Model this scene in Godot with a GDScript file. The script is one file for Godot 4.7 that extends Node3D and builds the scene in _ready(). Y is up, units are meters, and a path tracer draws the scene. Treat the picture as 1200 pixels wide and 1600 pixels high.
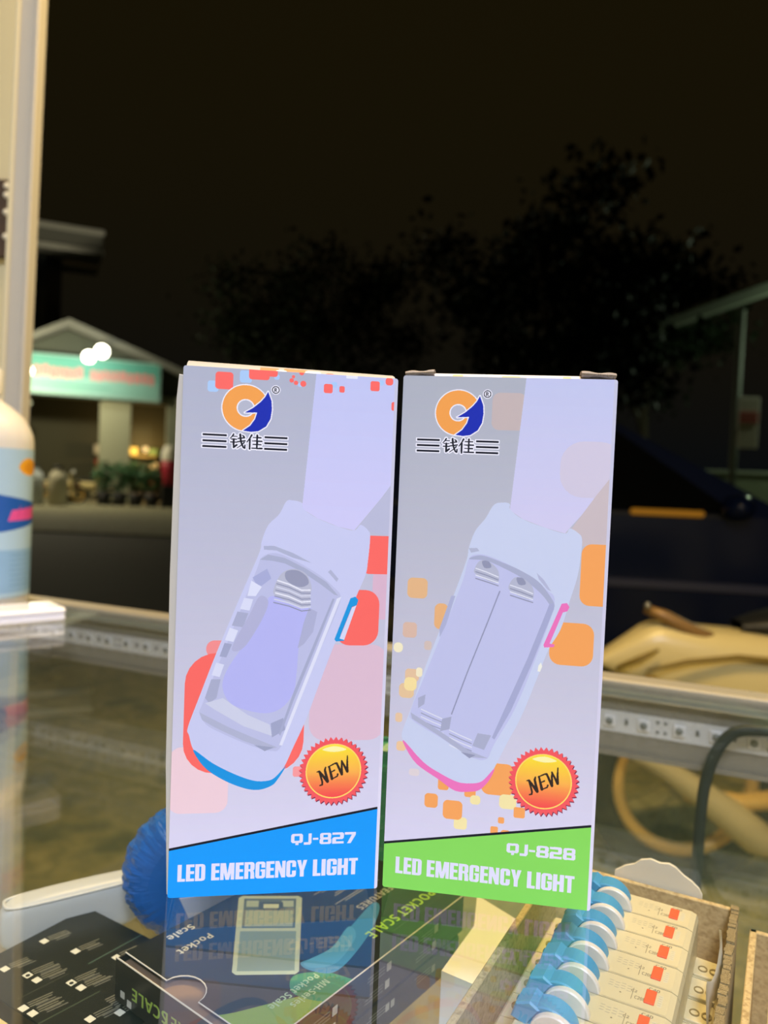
extends Node3D

# ------------------------------------------------------------------ helpers: shapes
class Shape:
	var st := SurfaceTool.new()
	var xf := Transform3D()
	func _init():
		st.begin(Mesh.PRIMITIVE_TRIANGLES)
		flat()
	func flat() -> Shape:
		st.set_smooth_group(0xFFFFFFFF)
		return self
	func soft(g := 0) -> Shape:
		st.set_smooth_group(g)
		return self
	func tri(a: Vector3, b: Vector3, c: Vector3, ua := Vector2.ZERO, ub := Vector2.ZERO, uc := Vector2.ZERO):   # counter-clockwise seen from outside
		st.set_uv(ua); st.add_vertex(xf * a)
		st.set_uv(uc); st.add_vertex(xf * c)
		st.set_uv(ub); st.add_vertex(xf * b)
	func quad(a: Vector3, b: Vector3, c: Vector3, d: Vector3, u0 := Vector2(0, 1), u1 := Vector2(1, 1), u2 := Vector2(1, 0), u3 := Vector2(0, 0)):
		tri(a, b, c, u0, u1, u2)
		tri(a, c, d, u0, u2, u3)
	func box(c: Vector3, s: Vector3, bev := 0.0) -> Shape:
		var h := s * 0.5
		bev = minf(bev, minf(h.x, minf(h.y, h.z)) * 0.9)
		var ax := [Vector3(1, 0, 0), Vector3(0, 1, 0), Vector3(0, 0, 1)]
		var p := func(sx: int, sy: int, sz: int, k: int) -> Vector3:   # corner pushed to face k
			var v := Vector3(sx * (h.x - bev), sy * (h.y - bev), sz * (h.z - bev))
			v[k] += (sx if k == 0 else sy if k == 1 else sz) * bev
			return c + v
		for k in 3:
			for s2 in [-1, 1]:
				var q := []
				var i: int = (k + 1) % 3
				var j: int = (k + 2) % 3
				for m in [[-1, -1], [1, -1], [1, 1], [-1, 1]]:
					var sg := [0, 0, 0]
					sg[k] = s2; sg[i] = m[0]; sg[j] = m[1]
					q.append(p.call(sg[0], sg[1], sg[2], k))
				if s2 < 0: q.reverse()
				quad(q[0], q[1], q[2], q[3])
		if bev <= 0.0: return self
		for k in 3:      # edges along axis k
			var i: int = (k + 1) % 3
			var j: int = (k + 2) % 3
			for m in [[-1, -1], [1, -1], [1, 1], [-1, 1]]:
				var e := []
				for t in [-1, 1]:
					var sg := [0, 0, 0]
					sg[k] = t; sg[i] = m[0]; sg[j] = m[1]
					e.append(p.call(sg[0], sg[1], sg[2], i)); e.append(p.call(sg[0], sg[1], sg[2], j))
				out_quad(e[0], e[1], e[3], e[2], c)
		for sx in [-1, 1]:
			for sy in [-1, 1]:
				for sz in [-1, 1]:
					out_tri(p.call(sx, sy, sz, 0), p.call(sx, sy, sz, 1), p.call(sx, sy, sz, 2), c)
		return self
	func out_tri(a: Vector3, b: Vector3, c: Vector3, from: Vector3):
		if (b - a).cross(c - a).dot(a + b + c - from * 3.0) < 0.0: tri(a, c, b)
		else: tri(a, b, c)
	func out_quad(a: Vector3, b: Vector3, c: Vector3, d: Vector3, from: Vector3):
		if (b - a).cross(c - a).dot(a + b + c - from * 3.0) < 0.0: quad(a, d, c, b)
		else: quad(a, b, c, d)
	func lathe(prof: Array, seg := 24, at := Vector3.ZERO, from := 0.0, to := TAU) -> Shape:   # prof: [radius, y] from bottom to top, axis y
		for i in prof.size() - 1:
			for k in seg:
				var a := from + (to - from) * k / seg
				var b := from + (to - from) * (k + 1) / seg
				var r0: float = prof[i][0]
				var r1: float = prof[i + 1][0]
				var y0: float = prof[i][1]
				var y1: float = prof[i + 1][1]
				var p00 := at + Vector3(r0 * sin(a), y0, r0 * cos(a))
				var p01 := at + Vector3(r0 * sin(b), y0, r0 * cos(b))
				var p10 := at + Vector3(r1 * sin(a), y1, r1 * cos(a))
				var p11 := at + Vector3(r1 * sin(b), y1, r1 * cos(b))
				var u0 := float(k) / seg
				var u1 := float(k + 1) / seg
				var v0 := 1.0 - float(i) / (prof.size() - 1)
				var v1 := 1.0 - float(i + 1) / (prof.size() - 1)
				if r0 > 1e-7: tri(p00, p01, p11, Vector2(u0, v0), Vector2(u1, v0), Vector2(u1, v1))
				if r1 > 1e-7: tri(p00, p11, p10, Vector2(u0, v0), Vector2(u1, v1), Vector2(u0, v1))
		return self
	func tube(pts: Array, rad, seg := 10, caps := true, squash := 1.0) -> Shape:
		var n := pts.size()
		var rings := []
		var up := Vector3.UP
		for i in n:
			var t: Vector3 = (pts[mini(i + 1, n - 1)] - pts[maxi(i - 1, 0)]).normalized()
			if absf(t.dot(up)) > 0.95: up = Vector3(0, 0, 1) if absf(t.z) < 0.9 else Vector3.RIGHT
			var side := t.cross(up).normalized()
			up = side.cross(t).normalized()
			var r: float = rad[i] if rad is Array else rad
			var ring := []
			for k in seg:
				var a := TAU * k / seg
				ring.append(pts[i] + side * cos(a) * r + up * sin(a) * r * squash)
			rings.append(ring)
		for i in n - 1:
			for k in seg:
				var k2 := (k + 1) % seg
				quad(rings[i][k2], rings[i][k], rings[i + 1][k], rings[i + 1][k2])
		if caps:
			for k in seg:
				var k2 := (k + 1) % seg
				tri(pts[0], rings[0][k], rings[0][k2])
				tri(pts[n - 1], rings[n - 1][k2], rings[n - 1][k])
		return self
	func ring(c: Vector3, axis: Vector3, big: float, small: float, seg := 40, sub := 12) -> Shape:
		var a := axis.normalized()
		var e := a.cross(Vector3.UP if absf(a.y) < 0.9 else Vector3.RIGHT).normalized()
		var f := a.cross(e)
		for i in seg:
			for k in sub:
				var q := []
				for m in [[0, 0], [1, 0], [1, 1], [0, 1]]:
					var t: float = TAU * (i + m[0]) / seg
					var s: float = TAU * (k + m[1]) / sub
					var d := e * cos(t) + f * sin(t)
					q.append(c + d * (big + small * cos(s)) + a * small * sin(s))
				quad(q[0], q[1], q[2], q[3])
		return self
	func prism(poly: PackedVector2Array, z0: float, z1: float, bev := 0.0) -> Shape:   # polygon in x y, pulled from z0 to z1
		if Geometry2D.is_polygon_clockwise(poly): poly.reverse()
		var ins := poly
		if bev > 0.0:
			var off := Geometry2D.offset_polygon(poly, -bev)
			if off.size() == 1 and off[0].size() == poly.size(): 
				ins = off[0]
				if Geometry2D.is_polygon_clockwise(ins): ins.reverse()
				var best := 0
				for i in ins.size():
					if ins[i].distance_to(poly[0]) < ins[best].distance_to(poly[0]): best = i
				var turned := PackedVector2Array()
				for i in ins.size(): turned.append(ins[(best + i) % ins.size()])
				ins = turned
			else: bev = 0.0
		var ids := Geometry2D.triangulate_polygon(ins)
		for i in range(0, ids.size(), 3):
			var a := ins[ids[i]]
			var b := ins[ids[i + 1]]
			var c := ins[ids[i + 2]]
			if (b - a).cross(c - a) < 0.0:
				var s := b
				b = c; c = s
			tri(Vector3(a.x, a.y, z1), Vector3(b.x, b.y, z1), Vector3(c.x, c.y, z1))
			tri(Vector3(a.x, a.y, z0), Vector3(c.x, c.y, z0), Vector3(b.x, b.y, z0))
		for i in poly.size():
			var j := (i + 1) % poly.size()
			var a := poly[i]
			var b := poly[j]
			quad(Vector3(a.x, a.y, z0 + bev), Vector3(b.x, b.y, z0 + bev), Vector3(b.x, b.y, z1 - bev), Vector3(a.x, a.y, z1 - bev))
			if bev > 0.0:
				var c := ins[i]
				var d := ins[j]
				quad(Vector3(a.x, a.y, z1 - bev), Vector3(b.x, b.y, z1 - bev), Vector3(d.x, d.y, z1), Vector3(c.x, c.y, z1))
				quad(Vector3(c.x, c.y, z0), Vector3(d.x, d.y, z0), Vector3(b.x, b.y, z0 + bev), Vector3(a.x, a.y, z0 + bev))
		return self
	func grid(f: Callable, nu: int, nv: int) -> Shape:   # f(u, v) -> point; counter-clockwise with u right, v up
		for i in nu:
			for j in nv:
				var a: Vector3 = f.call(float(i) / nu, float(j) / nv)
				var b: Vector3 = f.call(float(i + 1) / nu, float(j) / nv)
				var c: Vector3 = f.call(float(i + 1) / nu, float(j + 1) / nv)
				var d: Vector3 = f.call(float(i) / nu, float(j + 1) / nv)
				quad(a, b, c, d)
		return self
	func ball(c: Vector3, r: Vector3, nu := 20, nv := 12) -> Shape:
		return grid(func(u: float, v: float) -> Vector3:
			var t := TAU * u
			var p := PI * (v - 0.5)
			return c + Vector3(r.x * cos(p) * sin(t), r.y * sin(p), r.z * cos(p) * cos(t)), nu, nv)
	func done() -> ArrayMesh:
		st.generate_normals()
		return st.commit()

func round_rect(w: float, h: float, r: float, n := 5) -> PackedVector2Array:
	var out := PackedVector2Array()
	for k in 4:
		var c := Vector2((w / 2 - r) * [1, -1, -1, 1][k], (h / 2 - r) * [1, 1, -1, -1][k])
		for i in n + 1:
			var a := PI / 2 * (k + float(i) / n)
			out.append(c + Vector2(cos(a), sin(a)) * r)
	return out

func half_disc(r: float, n := 14, lift := 0.0) -> PackedVector2Array:
	var out := PackedVector2Array()
	for i in n + 1:
		var a := PI * i / n
		out.append(Vector2(cos(a) * r, sin(a) * r + lift))
	if lift > 0.0:
		out.append(Vector2(-r, 0)); out.append(Vector2(r, 0))
	return out

# ------------------------------------------------------------------ helpers: printing on paper (flat print only), units are millimetres
class Canvas:
	var im: Image
	var k := 10.0
	var font_face: SystemFont
	func _init(w: float, h: float, per_mm: float, paper: String):
		k = per_mm
		im = Image.create(int(w * k), int(h * k), false, Image.FORMAT_RGB8)
		im.fill(Color.html(paper))
	func fill(loops: Array, col: String, col2 := ""):      # even-odd filling, row by row; with col2 an ink blend from top to bottom
		var lo := 1e9
		var hi := -1e9
		for l in loops:
			for p in l:
				lo = minf(lo, p.y); hi = maxf(hi, p.y)
		var c0 := Color.html(col)
		var c1 := Color.html(col2) if col2 else c0
		for y in range(maxi(0, int(lo * k)), mini(im.get_height() - 1, int(hi * k)) + 1):
			var yy := (y + 0.5) / k
			var xs := PackedFloat32Array()
			for l in loops:
				var n: int = l.size()
				for i in n:
					var a: Vector2 = l[i]
					var b: Vector2 = l[(i + 1) % n]
					if (a.y <= yy) != (b.y <= yy): xs.append(a.x + (yy - a.y) * (b.x - a.x) / (b.y - a.y))
			xs.sort()
			var c := c0.lerp(c1, clampf((yy - lo) / maxf(hi - lo, 1e-6), 0, 1)) if col2 else c0
			for i in range(0, xs.size() - 1, 2):
				var x0 := maxi(0, roundi(xs[i] * k))
				var x1 := mini(im.get_width(), roundi(xs[i + 1] * k))
				if x1 > x0: im.fill_rect(Rect2i(x0, y, x1 - x0, 1), c)
	func pts(a: Array) -> PackedVector2Array:
		var out := PackedVector2Array()
		for i in range(0, a.size(), 2): out.append(Vector2(a[i], a[i + 1]))
		return out
	func poly(a: Array, col: String):
		fill([pts(a)], col)
	func smooth(a: Array, col: String):
		var p := pts(a)
		var n := p.size()
		var out := PackedVector2Array()
		for i in n:
			for s in 6: out.append(p[i].cubic_interpolate(p[(i + 1) % n], p[(i + n - 1) % n], p[(i + 2) % n], s / 6.0))
		fill([out], col)
	func rr(x: float, y: float, w: float, h: float, r: float, col: String):
		r = minf(r, minf(w, h) / 2)
		var out := PackedVector2Array()
		for q in 4:
			var c := Vector2(x + (w - r if q == 0 or q == 3 else r), y + (h - r if q < 2 else r))
			for i in 7:
				var a := PI / 2 * (q + i / 6.0)
				out.append(c + Vector2(cos(a), sin(a)) * r)
		fill([out], col)
	func circle(x: float, y: float, r: float, n := 48) -> PackedVector2Array:
		var out := PackedVector2Array()
		for i in n: out.append(Vector2(x + cos(TAU * i / n) * r, y + sin(TAU * i / n) * r))
		return out
	func disc(x: float, y: float, r: float, col: String):
		fill([circle(x, y, r)], col)
	func line(a: Array, w: float, col: String, w2 := -1.0):
		var p := pts(a)
		for i in p.size() - 1:
			var wa := w if w2 < 0 else lerpf(w, w2, float(i) / (p.size() - 1))
			var wb := w if w2 < 0 else lerpf(w, w2, float(i + 1) / (p.size() - 1))
			var n := (p[i + 1] - p[i]).normalized().orthogonal() * 0.5
			fill([PackedVector2Array([p[i] + n * wa, p[i + 1] + n * wb, p[i + 1] - n * wb, p[i] - n * wa])], col)
			if wb > 2.0 / k: fill([circle(p[i + 1].x, p[i + 1].y, wb / 2, 10)], col)
			if i == 0 and wa > 2.0 / k: fill([circle(p[i].x, p[i].y, wa / 2, 10)], col)
	func grade(y0: float, y1: float, c0: String, c1: String):
		var w := im.get_width() / k
		fill([PackedVector2Array([Vector2(0, y0), Vector2(w, y0), Vector2(w, y1), Vector2(0, y1)])], c0, c1)
	func text(s: String, x: float, y: float, h: float, col: String, turn := 0.0, wide := 1.0, face := "Droid Sans", weight := 700):   # x, y: left end of the base line; h: height of a capital
		var f := SystemFont.new()
		f.font_names = PackedStringArray([face])
		f.font_weight = weight
		var tm := TextMesh.new()
		tm.font = f; tm.text = s; tm.depth = 0.0; tm.font_size = 64; tm.pixel_size = 1.0; tm.curve_step = 2.0
		tm.horizontal_alignment = HORIZONTAL_ALIGNMENT_LEFT
		tm.vertical_alignment = VERTICAL_ALIGNMENT_TOP
		var a := tm.surface_get_arrays(0)
		var v: PackedVector3Array = a[Mesh.ARRAY_VERTEX]
		var low := 1e9
		var left := 1e9
		for p in v:
			low = minf(low, p.y); left = minf(left, p.x)
		if "j" in s or "p" in s or "Q" in s or "," in s: low += 15.0 if not "Q" in s else 11.0
		var q := h / 45.7
		var m := Transform2D(turn, Vector2(x, y))
		var ids = a[Mesh.ARRAY_INDEX]
		var n: int = ids.size() if ids != null else v.size()
		for i in range(0, n, 3):
			var t := PackedVector2Array()
			for j in 3:
				var p: Vector3 = v[ids[i + j]] if ids != null else v[i + j]
				t.append(m * Vector2((p.x - left) * q * wide, -(p.y - low) * q))
			fill([t], col)
	func tex() -> ImageTexture:
		return ImageTexture.create_from_image(im)

# heavy condensed capitals, each a list of outlines in a box of height 1; «hole» outlines cut out
func heavy_glyph(ch: String) -> Array:      # [width, outlines]
	var rect := func(x0: float, y0: float, x1: float, y1: float) -> PackedVector2Array:
		return PackedVector2Array([Vector2(x0, y0), Vector2(x1, y0), Vector2(x1, y1), Vector2(x0, y1)])
	var ringed := func(w: float) -> PackedVector2Array:
		return PackedVector2Array([Vector2(0.12, 0), Vector2(w - 0.12, 0), Vector2(w - 0.04, 0.04), Vector2(w, 0.12), Vector2(w, 0.88), Vector2(w - 0.04, 0.96), Vector2(w - 0.12, 1), Vector2(0.12, 1), Vector2(0.04, 0.96), Vector2(0, 0.88), Vector2(0, 0.12), Vector2(0.04, 0.04)])
	match ch:
		"L": return [0.40, [[rect.call(0, 0, 0.21, 1)], [rect.call(0, 0.83, 0.40, 1)]]]
		"E": return [0.42, [[rect.call(0, 0, 0.21, 1)], [rect.call(0, 0, 0.42, 0.17)], [rect.call(0, 0.40, 0.40, 0.57)], [rect.call(0, 0.83, 0.42, 1)]]]
		"D": return [0.52, [[PackedVector2Array([Vector2(0, 0), Vector2(0.36, 0), Vector2(0.47, 0.04), Vector2(0.52, 0.14), Vector2(0.52, 0.86), Vector2(0.47, 0.96), Vector2(0.36, 1), Vector2(0, 1)]), rect.call(0.21, 0.16, 0.31, 0.84)]]]
		"M": return [0.72, [[rect.call(0, 0, 0.18, 1)], [rect.call(0.54, 0, 0.72, 1)], [PackedVector2Array([Vector2(0.05, 0), Vector2(0.27, 0), Vector2(0.36, 0.62), Vector2(0.45, 0), Vector2(0.67, 0), Vector2(0.45, 1), Vector2(0.27, 1)])]]]
		"R": return [0.52, [[rect.call(0, 0, 0.21, 1)], [PackedVector2Array([Vector2(0, 0), Vector2(0.38, 0), Vector2(0.49, 0.05), Vector2(0.52, 0.14), Vector2(0.52, 0.42), Vector2(0.49, 0.5), Vector2(0.38, 0.56), Vector2(0, 0.56)]), rect.call(0.21, 0.16, 0.31, 0.41)], [PackedVector2Array([Vector2(0.24, 0.5), Vector2(0.42, 0.5), Vector2(0.50, 0.58), Vector2(0.53, 1), Vector2(0.32, 1), Vector2(0.31, 0.6)])]]]
		"C": return [0.51, [[ringed.call(0.51), PackedVector2Array([Vector2(0.21, 0.16), Vector2(0.30, 0.16), Vector2(0.30, 0.40), Vector2(0.52, 0.40), Vector2(0.52, 0.62), Vector2(0.30, 0.62), Vector2(0.30, 0.84), Vector2(0.21, 0.84)])]]]
		"G": return [0.52, [[ringed.call(0.52), PackedVector2Array([Vector2(0.21, 0.16), Vector2(0.31, 0.16), Vector2(0.31, 0.37), Vector2(0.53, 0.37), Vector2(0.53, 0.46), Vector2(0.27, 0.46), Vector2(0.27, 0.60), Vector2(0.33, 0.60), Vector2(0.33, 0.84), Vector2(0.21, 0.84)])]]]
		"N": return [0.54, [[rect.call(0, 0, 0.18, 1)], [rect.call(0.36, 0, 0.54, 1)], [PackedVector2Array([Vector2(0, 0), Vector2(0.2, 0), Vector2(0.54, 1), Vector2(0.34, 1)])]]]
		"Y": return [0.54, [[PackedVector2Array([Vector2(0, 0), Vector2(0.21, 0), Vector2(0.27, 0.36), Vector2(0.33, 0), Vector2(0.54, 0), Vector2(0.375, 0.62), Vector2(0.375, 1), Vector2(0.165, 1), Vector2(0.165, 0.62)])]]]
		"I": return [0.21, [[rect.call(0, 0, 0.21, 1)]]]
		"H": return [0.53, [[rect.call(0, 0, 0.21, 1)], [rect.call(0.32, 0, 0.53, 1)], [rect.call(0, 0.40, 0.53, 0.58)]]]
		"T": return [0.46, [[rect.call(0, 0, 0.46, 0.17)], [rect.call(0.125, 0, 0.335, 1)]]]
	return [0.16, []]

# wide squared characters of the number on the band
func square_glyph(ch: String) -> Array:
	var loop := func(a: Array) -> PackedVector2Array:
		var out := PackedVector2Array()
		for i in range(0, a.size(), 2): out.append(Vector2(a[i], a[i + 1]))
		return out
	match ch:
		"Q": return [0.95, [[loop.call([0.12, 0, 0.83, 0, 0.95, 0.12, 0.95, 0.7, 0.83, 0.82, 0.6, 0.82, 0.6, 1.0, 0.36, 1.0, 0.36, 0.82, 0.12, 0.82, 0, 0.7, 0, 0.12]), loop.call([0.27, 0.2, 0.68, 0.2, 0.68, 0.62, 0.27, 0.62])]]]
		"J": return [0.62, [[loop.call([0.36, 0, 0.62, 0, 0.62, 0.84, 0.5, 1, 0, 1, 0, 0.78, 0.36, 0.78])]]]
		"-": return [0.5, [[loop.call([0.02, 0.42, 0.48, 0.42, 0.48, 0.6, 0.02, 0.6])]]]
		"8": return [0.95, [[loop.call([0.14, 0, 0.81, 0, 0.93, 0.1, 0.93, 0.42, 0.88, 0.5, 0.95, 0.58, 0.95, 0.9, 0.83, 1, 0.12, 1, 0, 0.9, 0, 0.58, 0.07, 0.5, 0.02, 0.42, 0.02, 0.1]), loop.call([0.3, 0.18, 0.66, 0.18, 0.66, 0.38, 0.3, 0.38]), loop.call([0.29, 0.62, 0.67, 0.62, 0.67, 0.82, 0.29, 0.82])]]]
		"2": return [0.93, [[loop.call([0, 0, 0.82, 0, 0.93, 0.1, 0.93, 0.5, 0.82, 0.61, 0.3, 0.61, 0.3, 0.79, 0.93, 0.79, 0.93, 1, 0, 1, 0, 0.52, 0.12, 0.41, 0.63, 0.41, 0.63, 0.21, 0, 0.21])]]]
		"7": return [0.9, [[loop.call([0, 0, 0.9, 0, 0.9, 0.24, 0.5, 1, 0.2, 1, 0.58, 0.22, 0, 0.22])]]]
	return [0.3, []]

func set_row(c: Canvas, s: String, heavy: bool, x0: float, x1: float, y0: float, y1: float, slope: float, col: String, gap := 0.045):
	var total := 0.0
	for ch in s: total += (heavy_glyph(ch) if heavy else square_glyph(ch))[0] + gap
	total -= gap
	var sx := (x1 - x0) / total
	var x := x0
	for ch in s:
		var g := heavy_glyph(ch) if heavy else square_glyph(ch)
		for loops in g[1]:
			var moved := []
			for l in loops:
				var out := PackedVector2Array()
				for p in l: out.append(Vector2(x + p.x * sx, y0 + p.y * (y1 - y0) + slope * (x + p.x * sx - x0)))
				moved.append(out)
			c.fill(moved, col)
		x += (g[0] + gap) * sx

func brush(c: Canvas, x: float, y: float, w: float, h: float, strokes: Array, col: String):   # each stroke: width at its start, width at its end, then points in a unit box
	for s in strokes:
		var a := []
		for i in range(2, s.size(), 2):
			a.append(x + s[i] * w); a.append(y + s[i + 1] * h)
		c.line(a, s[0] * w, col, s[1] * w)

func print_logo(c: Canvas, x: float, y: float, r: float):
	var white := "eceaf6"
	var ink := "0b0f22"
	var blue := [0.94, -0.76, 1.10, -0.36, 1.13, 0.02, 1.08, 0.42, 0.90, 0.76, 0.58, 0.98, 0.26, 1.03, -0.08, 0.99, 0.22, 0.76, 0.42, 0.46, 0.50, 0.17, -0.03, 0.20, 0.32, -0.02, 0.64, -0.30, 0.82, -0.52]
	var shape := PackedVector2Array()
	for i in range(0, blue.size(), 2): shape.append(Vector2(x + blue[i] * r, y + blue[i + 1] * r))
	c.disc(x, y, r * 1.045, white)
	for l in Geometry2D.offset_polygon(shape, 0.45): c.fill([l], white)
	c.fill([c.circle(x, y, r * 0.995), c.circle(x, y, r * 0.34)], "f2a04f")
	c.fill([c.circle(x, y, r * 0.39), c.circle(x, y, r * 0.335)], white)
	c.disc(x, y, r * 0.335, "b4b7ca")
	for l in Geometry2D.offset_polygon(shape, 0.42): c.fill([l], white)
	c.fill([shape], "1029ae")
	var rx := x + r * 1.27
	var ry := y - r * 0.86
	c.disc(rx, ry, 1.75, white)
	c.fill([c.circle(rx, ry, 1.4), c.circle(rx, ry, 1.08)], ink)
	c.text("R", rx - 0.52, ry + 0.72, 1.4, ink, 0.0, 0.95)
	for i in 3:      # the three bars on either side of the two characters
		var yy := y + 10.45 + i * 2.12
		for q in [[x - 15.1, x - 6.5], [x + 7.2, x + 15.6]]:
			c.rr(q[0] - 0.45, yy - 0.75, q[1] - q[0] + 0.9, 1.5, 0.3, white)
			c.fill([PackedVector2Array([Vector2(q[0], yy - 0.36), Vector2(q[1], yy - 0.36), Vector2(q[1], yy + 0.36), Vector2(q[0], yy + 0.36)])], ink)
	var money := [[0.10, 0.05, 0.24, 0.02, 0.16, 0.16, 0.03, 0.32], [0.06, 0.06, 0.18, 0.16, 0.46, 0.16], [0.06, 0.06, 0.1, 0.36, 0.44, 0.36], [0.06, 0.07, 0.05, 0.56, 0.46, 0.56], [0.12, 0.11, 0.26, 0.36, 0.26, 0.92, 0.46, 0.74], [0.07, 0.08, 0.52, 0.30, 0.94, 0.23], [0.07, 0.09, 0.48, 0.53, 0.98, 0.44], [0.13, 0.08, 0.66, 0.02, 0.69, 0.34, 0.76, 0.64, 0.88, 0.90, 0.97, 0.95, 0.98, 0.74], [0.09, 0.04, 0.92, 0.56, 0.76, 0.74, 0.48, 0.96], [0.05, 0.11, 0.80, 0.06, 0.90, 0.16]]
	var fine := [[0.11, 0.06, 0.32, 0.02, 0.2, 0.26, 0.03, 0.52], [0.12, 0.11, 0.21, 0.32, 0.21, 0.98], [0.06, 0.08, 0.42, 0.18, 0.92, 0.18], [0.12, 0.11, 0.67, 0.02, 0.67, 0.42], [0.06, 0.09, 0.37, 0.42, 0.98, 0.42], [0.06, 0.08, 0.42, 0.66, 0.93, 0.66], [0.12, 0.11, 0.67, 0.48, 0.67, 0.92], [0.07, 0.10, 0.35, 0.92, 1.0, 0.92]]
	for pass_no in 2:
		for q in [[money, x - 5.4], [fine, x + 0.7]]:
			var st := []
			for s in q[0]:
				var t: Array = s.duplicate()
				if pass_no == 0:
					t[0] += 0.17; t[1] += 0.17
				st.append(t)
			brush(c, q[1], y + 9.75, 5.7, 5.35, st, white if pass_no == 0 else ink)

func print_badge(c: Canvas, x: float, y: float, r: float):
	for sh in 2:
		var teeth := PackedVector2Array()
		for i in 80:
			var a := TAU * i / 80.0 + 0.04
			var q := r * (0.99 if i % 2 == 0 else 0.885)
			teeth.append(Vector2(x + cos(a) * q + (0.25 if sh == 0 else 0.0), y + sin(a) * q + (0.4 if sh == 0 else 0.0)))
		c.fill([teeth], "7c2a4c" if sh == 0 else "f2575e")
	c.disc(x, y, r * 0.79, "fbd867")
	for q in [[-0.76, 0.0, "f9e533", "f9b24c"], [0.0, 0.76, "f9b24c", "f34a4d"]]:    # the badge's blended inks
		var cut := Geometry2D.intersect_polygons(c.circle(x, y, r * 0.755), PackedVector2Array([Vector2(x - r, y + q[0] * r), Vector2(x + r, y + q[0] * r), Vector2(x + r, y + q[1] * r + 0.05), Vector2(x - r, y + q[1] * r + 0.05)]))
		for l in cut: c.fill([l], q[2], q[3])
	c.smooth([x - r * 0.34, y - r * 0.62, x, y - r * 0.72, x + r * 0.34, y - r * 0.62, x, y - r * 0.55], "fcf3a8")
	# NEW in a slanted chancery hand
	var st := [[0.05, 0.08, 0.02, 0.94, 0.10, 0.96, 0.14, 0.82, 0.2, 0.12], [0.03, 0.12, 0.12, 0.08, 0.2, 0.12, 0.3, 0.92], [0.12, 0.05, 0.3, 0.92, 0.38, 0.2, 0.44, 0.06], 
		[0.07, 0.11, 0.55, 0.12, 0.51, 0.5, 0.47, 0.9], [0.04, 0.06, 0.52, 0.12, 0.72, 0.1], [0.04, 0.06, 0.5, 0.5, 0.66, 0.48], [0.04, 0.07, 0.44, 0.92, 0.66, 0.9, 0.70, 0.8],
		[0.06, 0.1, 0.76, 0.1, 0.82, 0.14, 0.82, 0.92], [0.1, 0.05, 0.82, 0.92, 0.94, 0.4, 1.0, 0.14], [0.06, 0.1, 1.0, 0.14, 1.02, 0.92], [0.1, 0.04, 1.02, 0.92, 1.14, 0.4, 1.24, 0.02]]
	for s in st:
		var a := []
		for i in range(2, s.size(), 2):
			var p := Vector2((s[i] - 0.62) * r * 0.86, (s[i + 1] - 0.5) * r * 0.46).rotated(-0.46)
			a.append(x + p.x); a.append(y + p.y)
		c.line(a, s[0] * r * 0.74, "33241f", s[1] * r * 0.74)

func print_band(c: Canvas, top: float, right: float, col: String, number: String, nx: Array, lx: Array):
	c.poly([-1, top, 77.8, right, 77.8, 198, -1, 198], col)
	c.line([-0.5, top, 77.8, right], 0.9, "0c1020")
	set_row(c, number, false, nx[0], nx[1], nx[2], nx[3], nx[4], "dfdcf2", 0.07)
	var words := ["LED", "EMERGENCY", "LIGHT"]
	for i in 3: set_row(c, words[i], true, lx[i * 2], lx[i * 2 + 1], 185.5, 192.0, 0.0, "dfdcf2")
	c.fill([c.pts([77.8, 0, 79, 0, 79, 198, 77.8, 198])], "ddd8ec")
	c.fill([c.pts([77.8, 0, 79, 0, 79, 150, 77.8, 150])], "c4c5dd", "d9d4ea")

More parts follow.
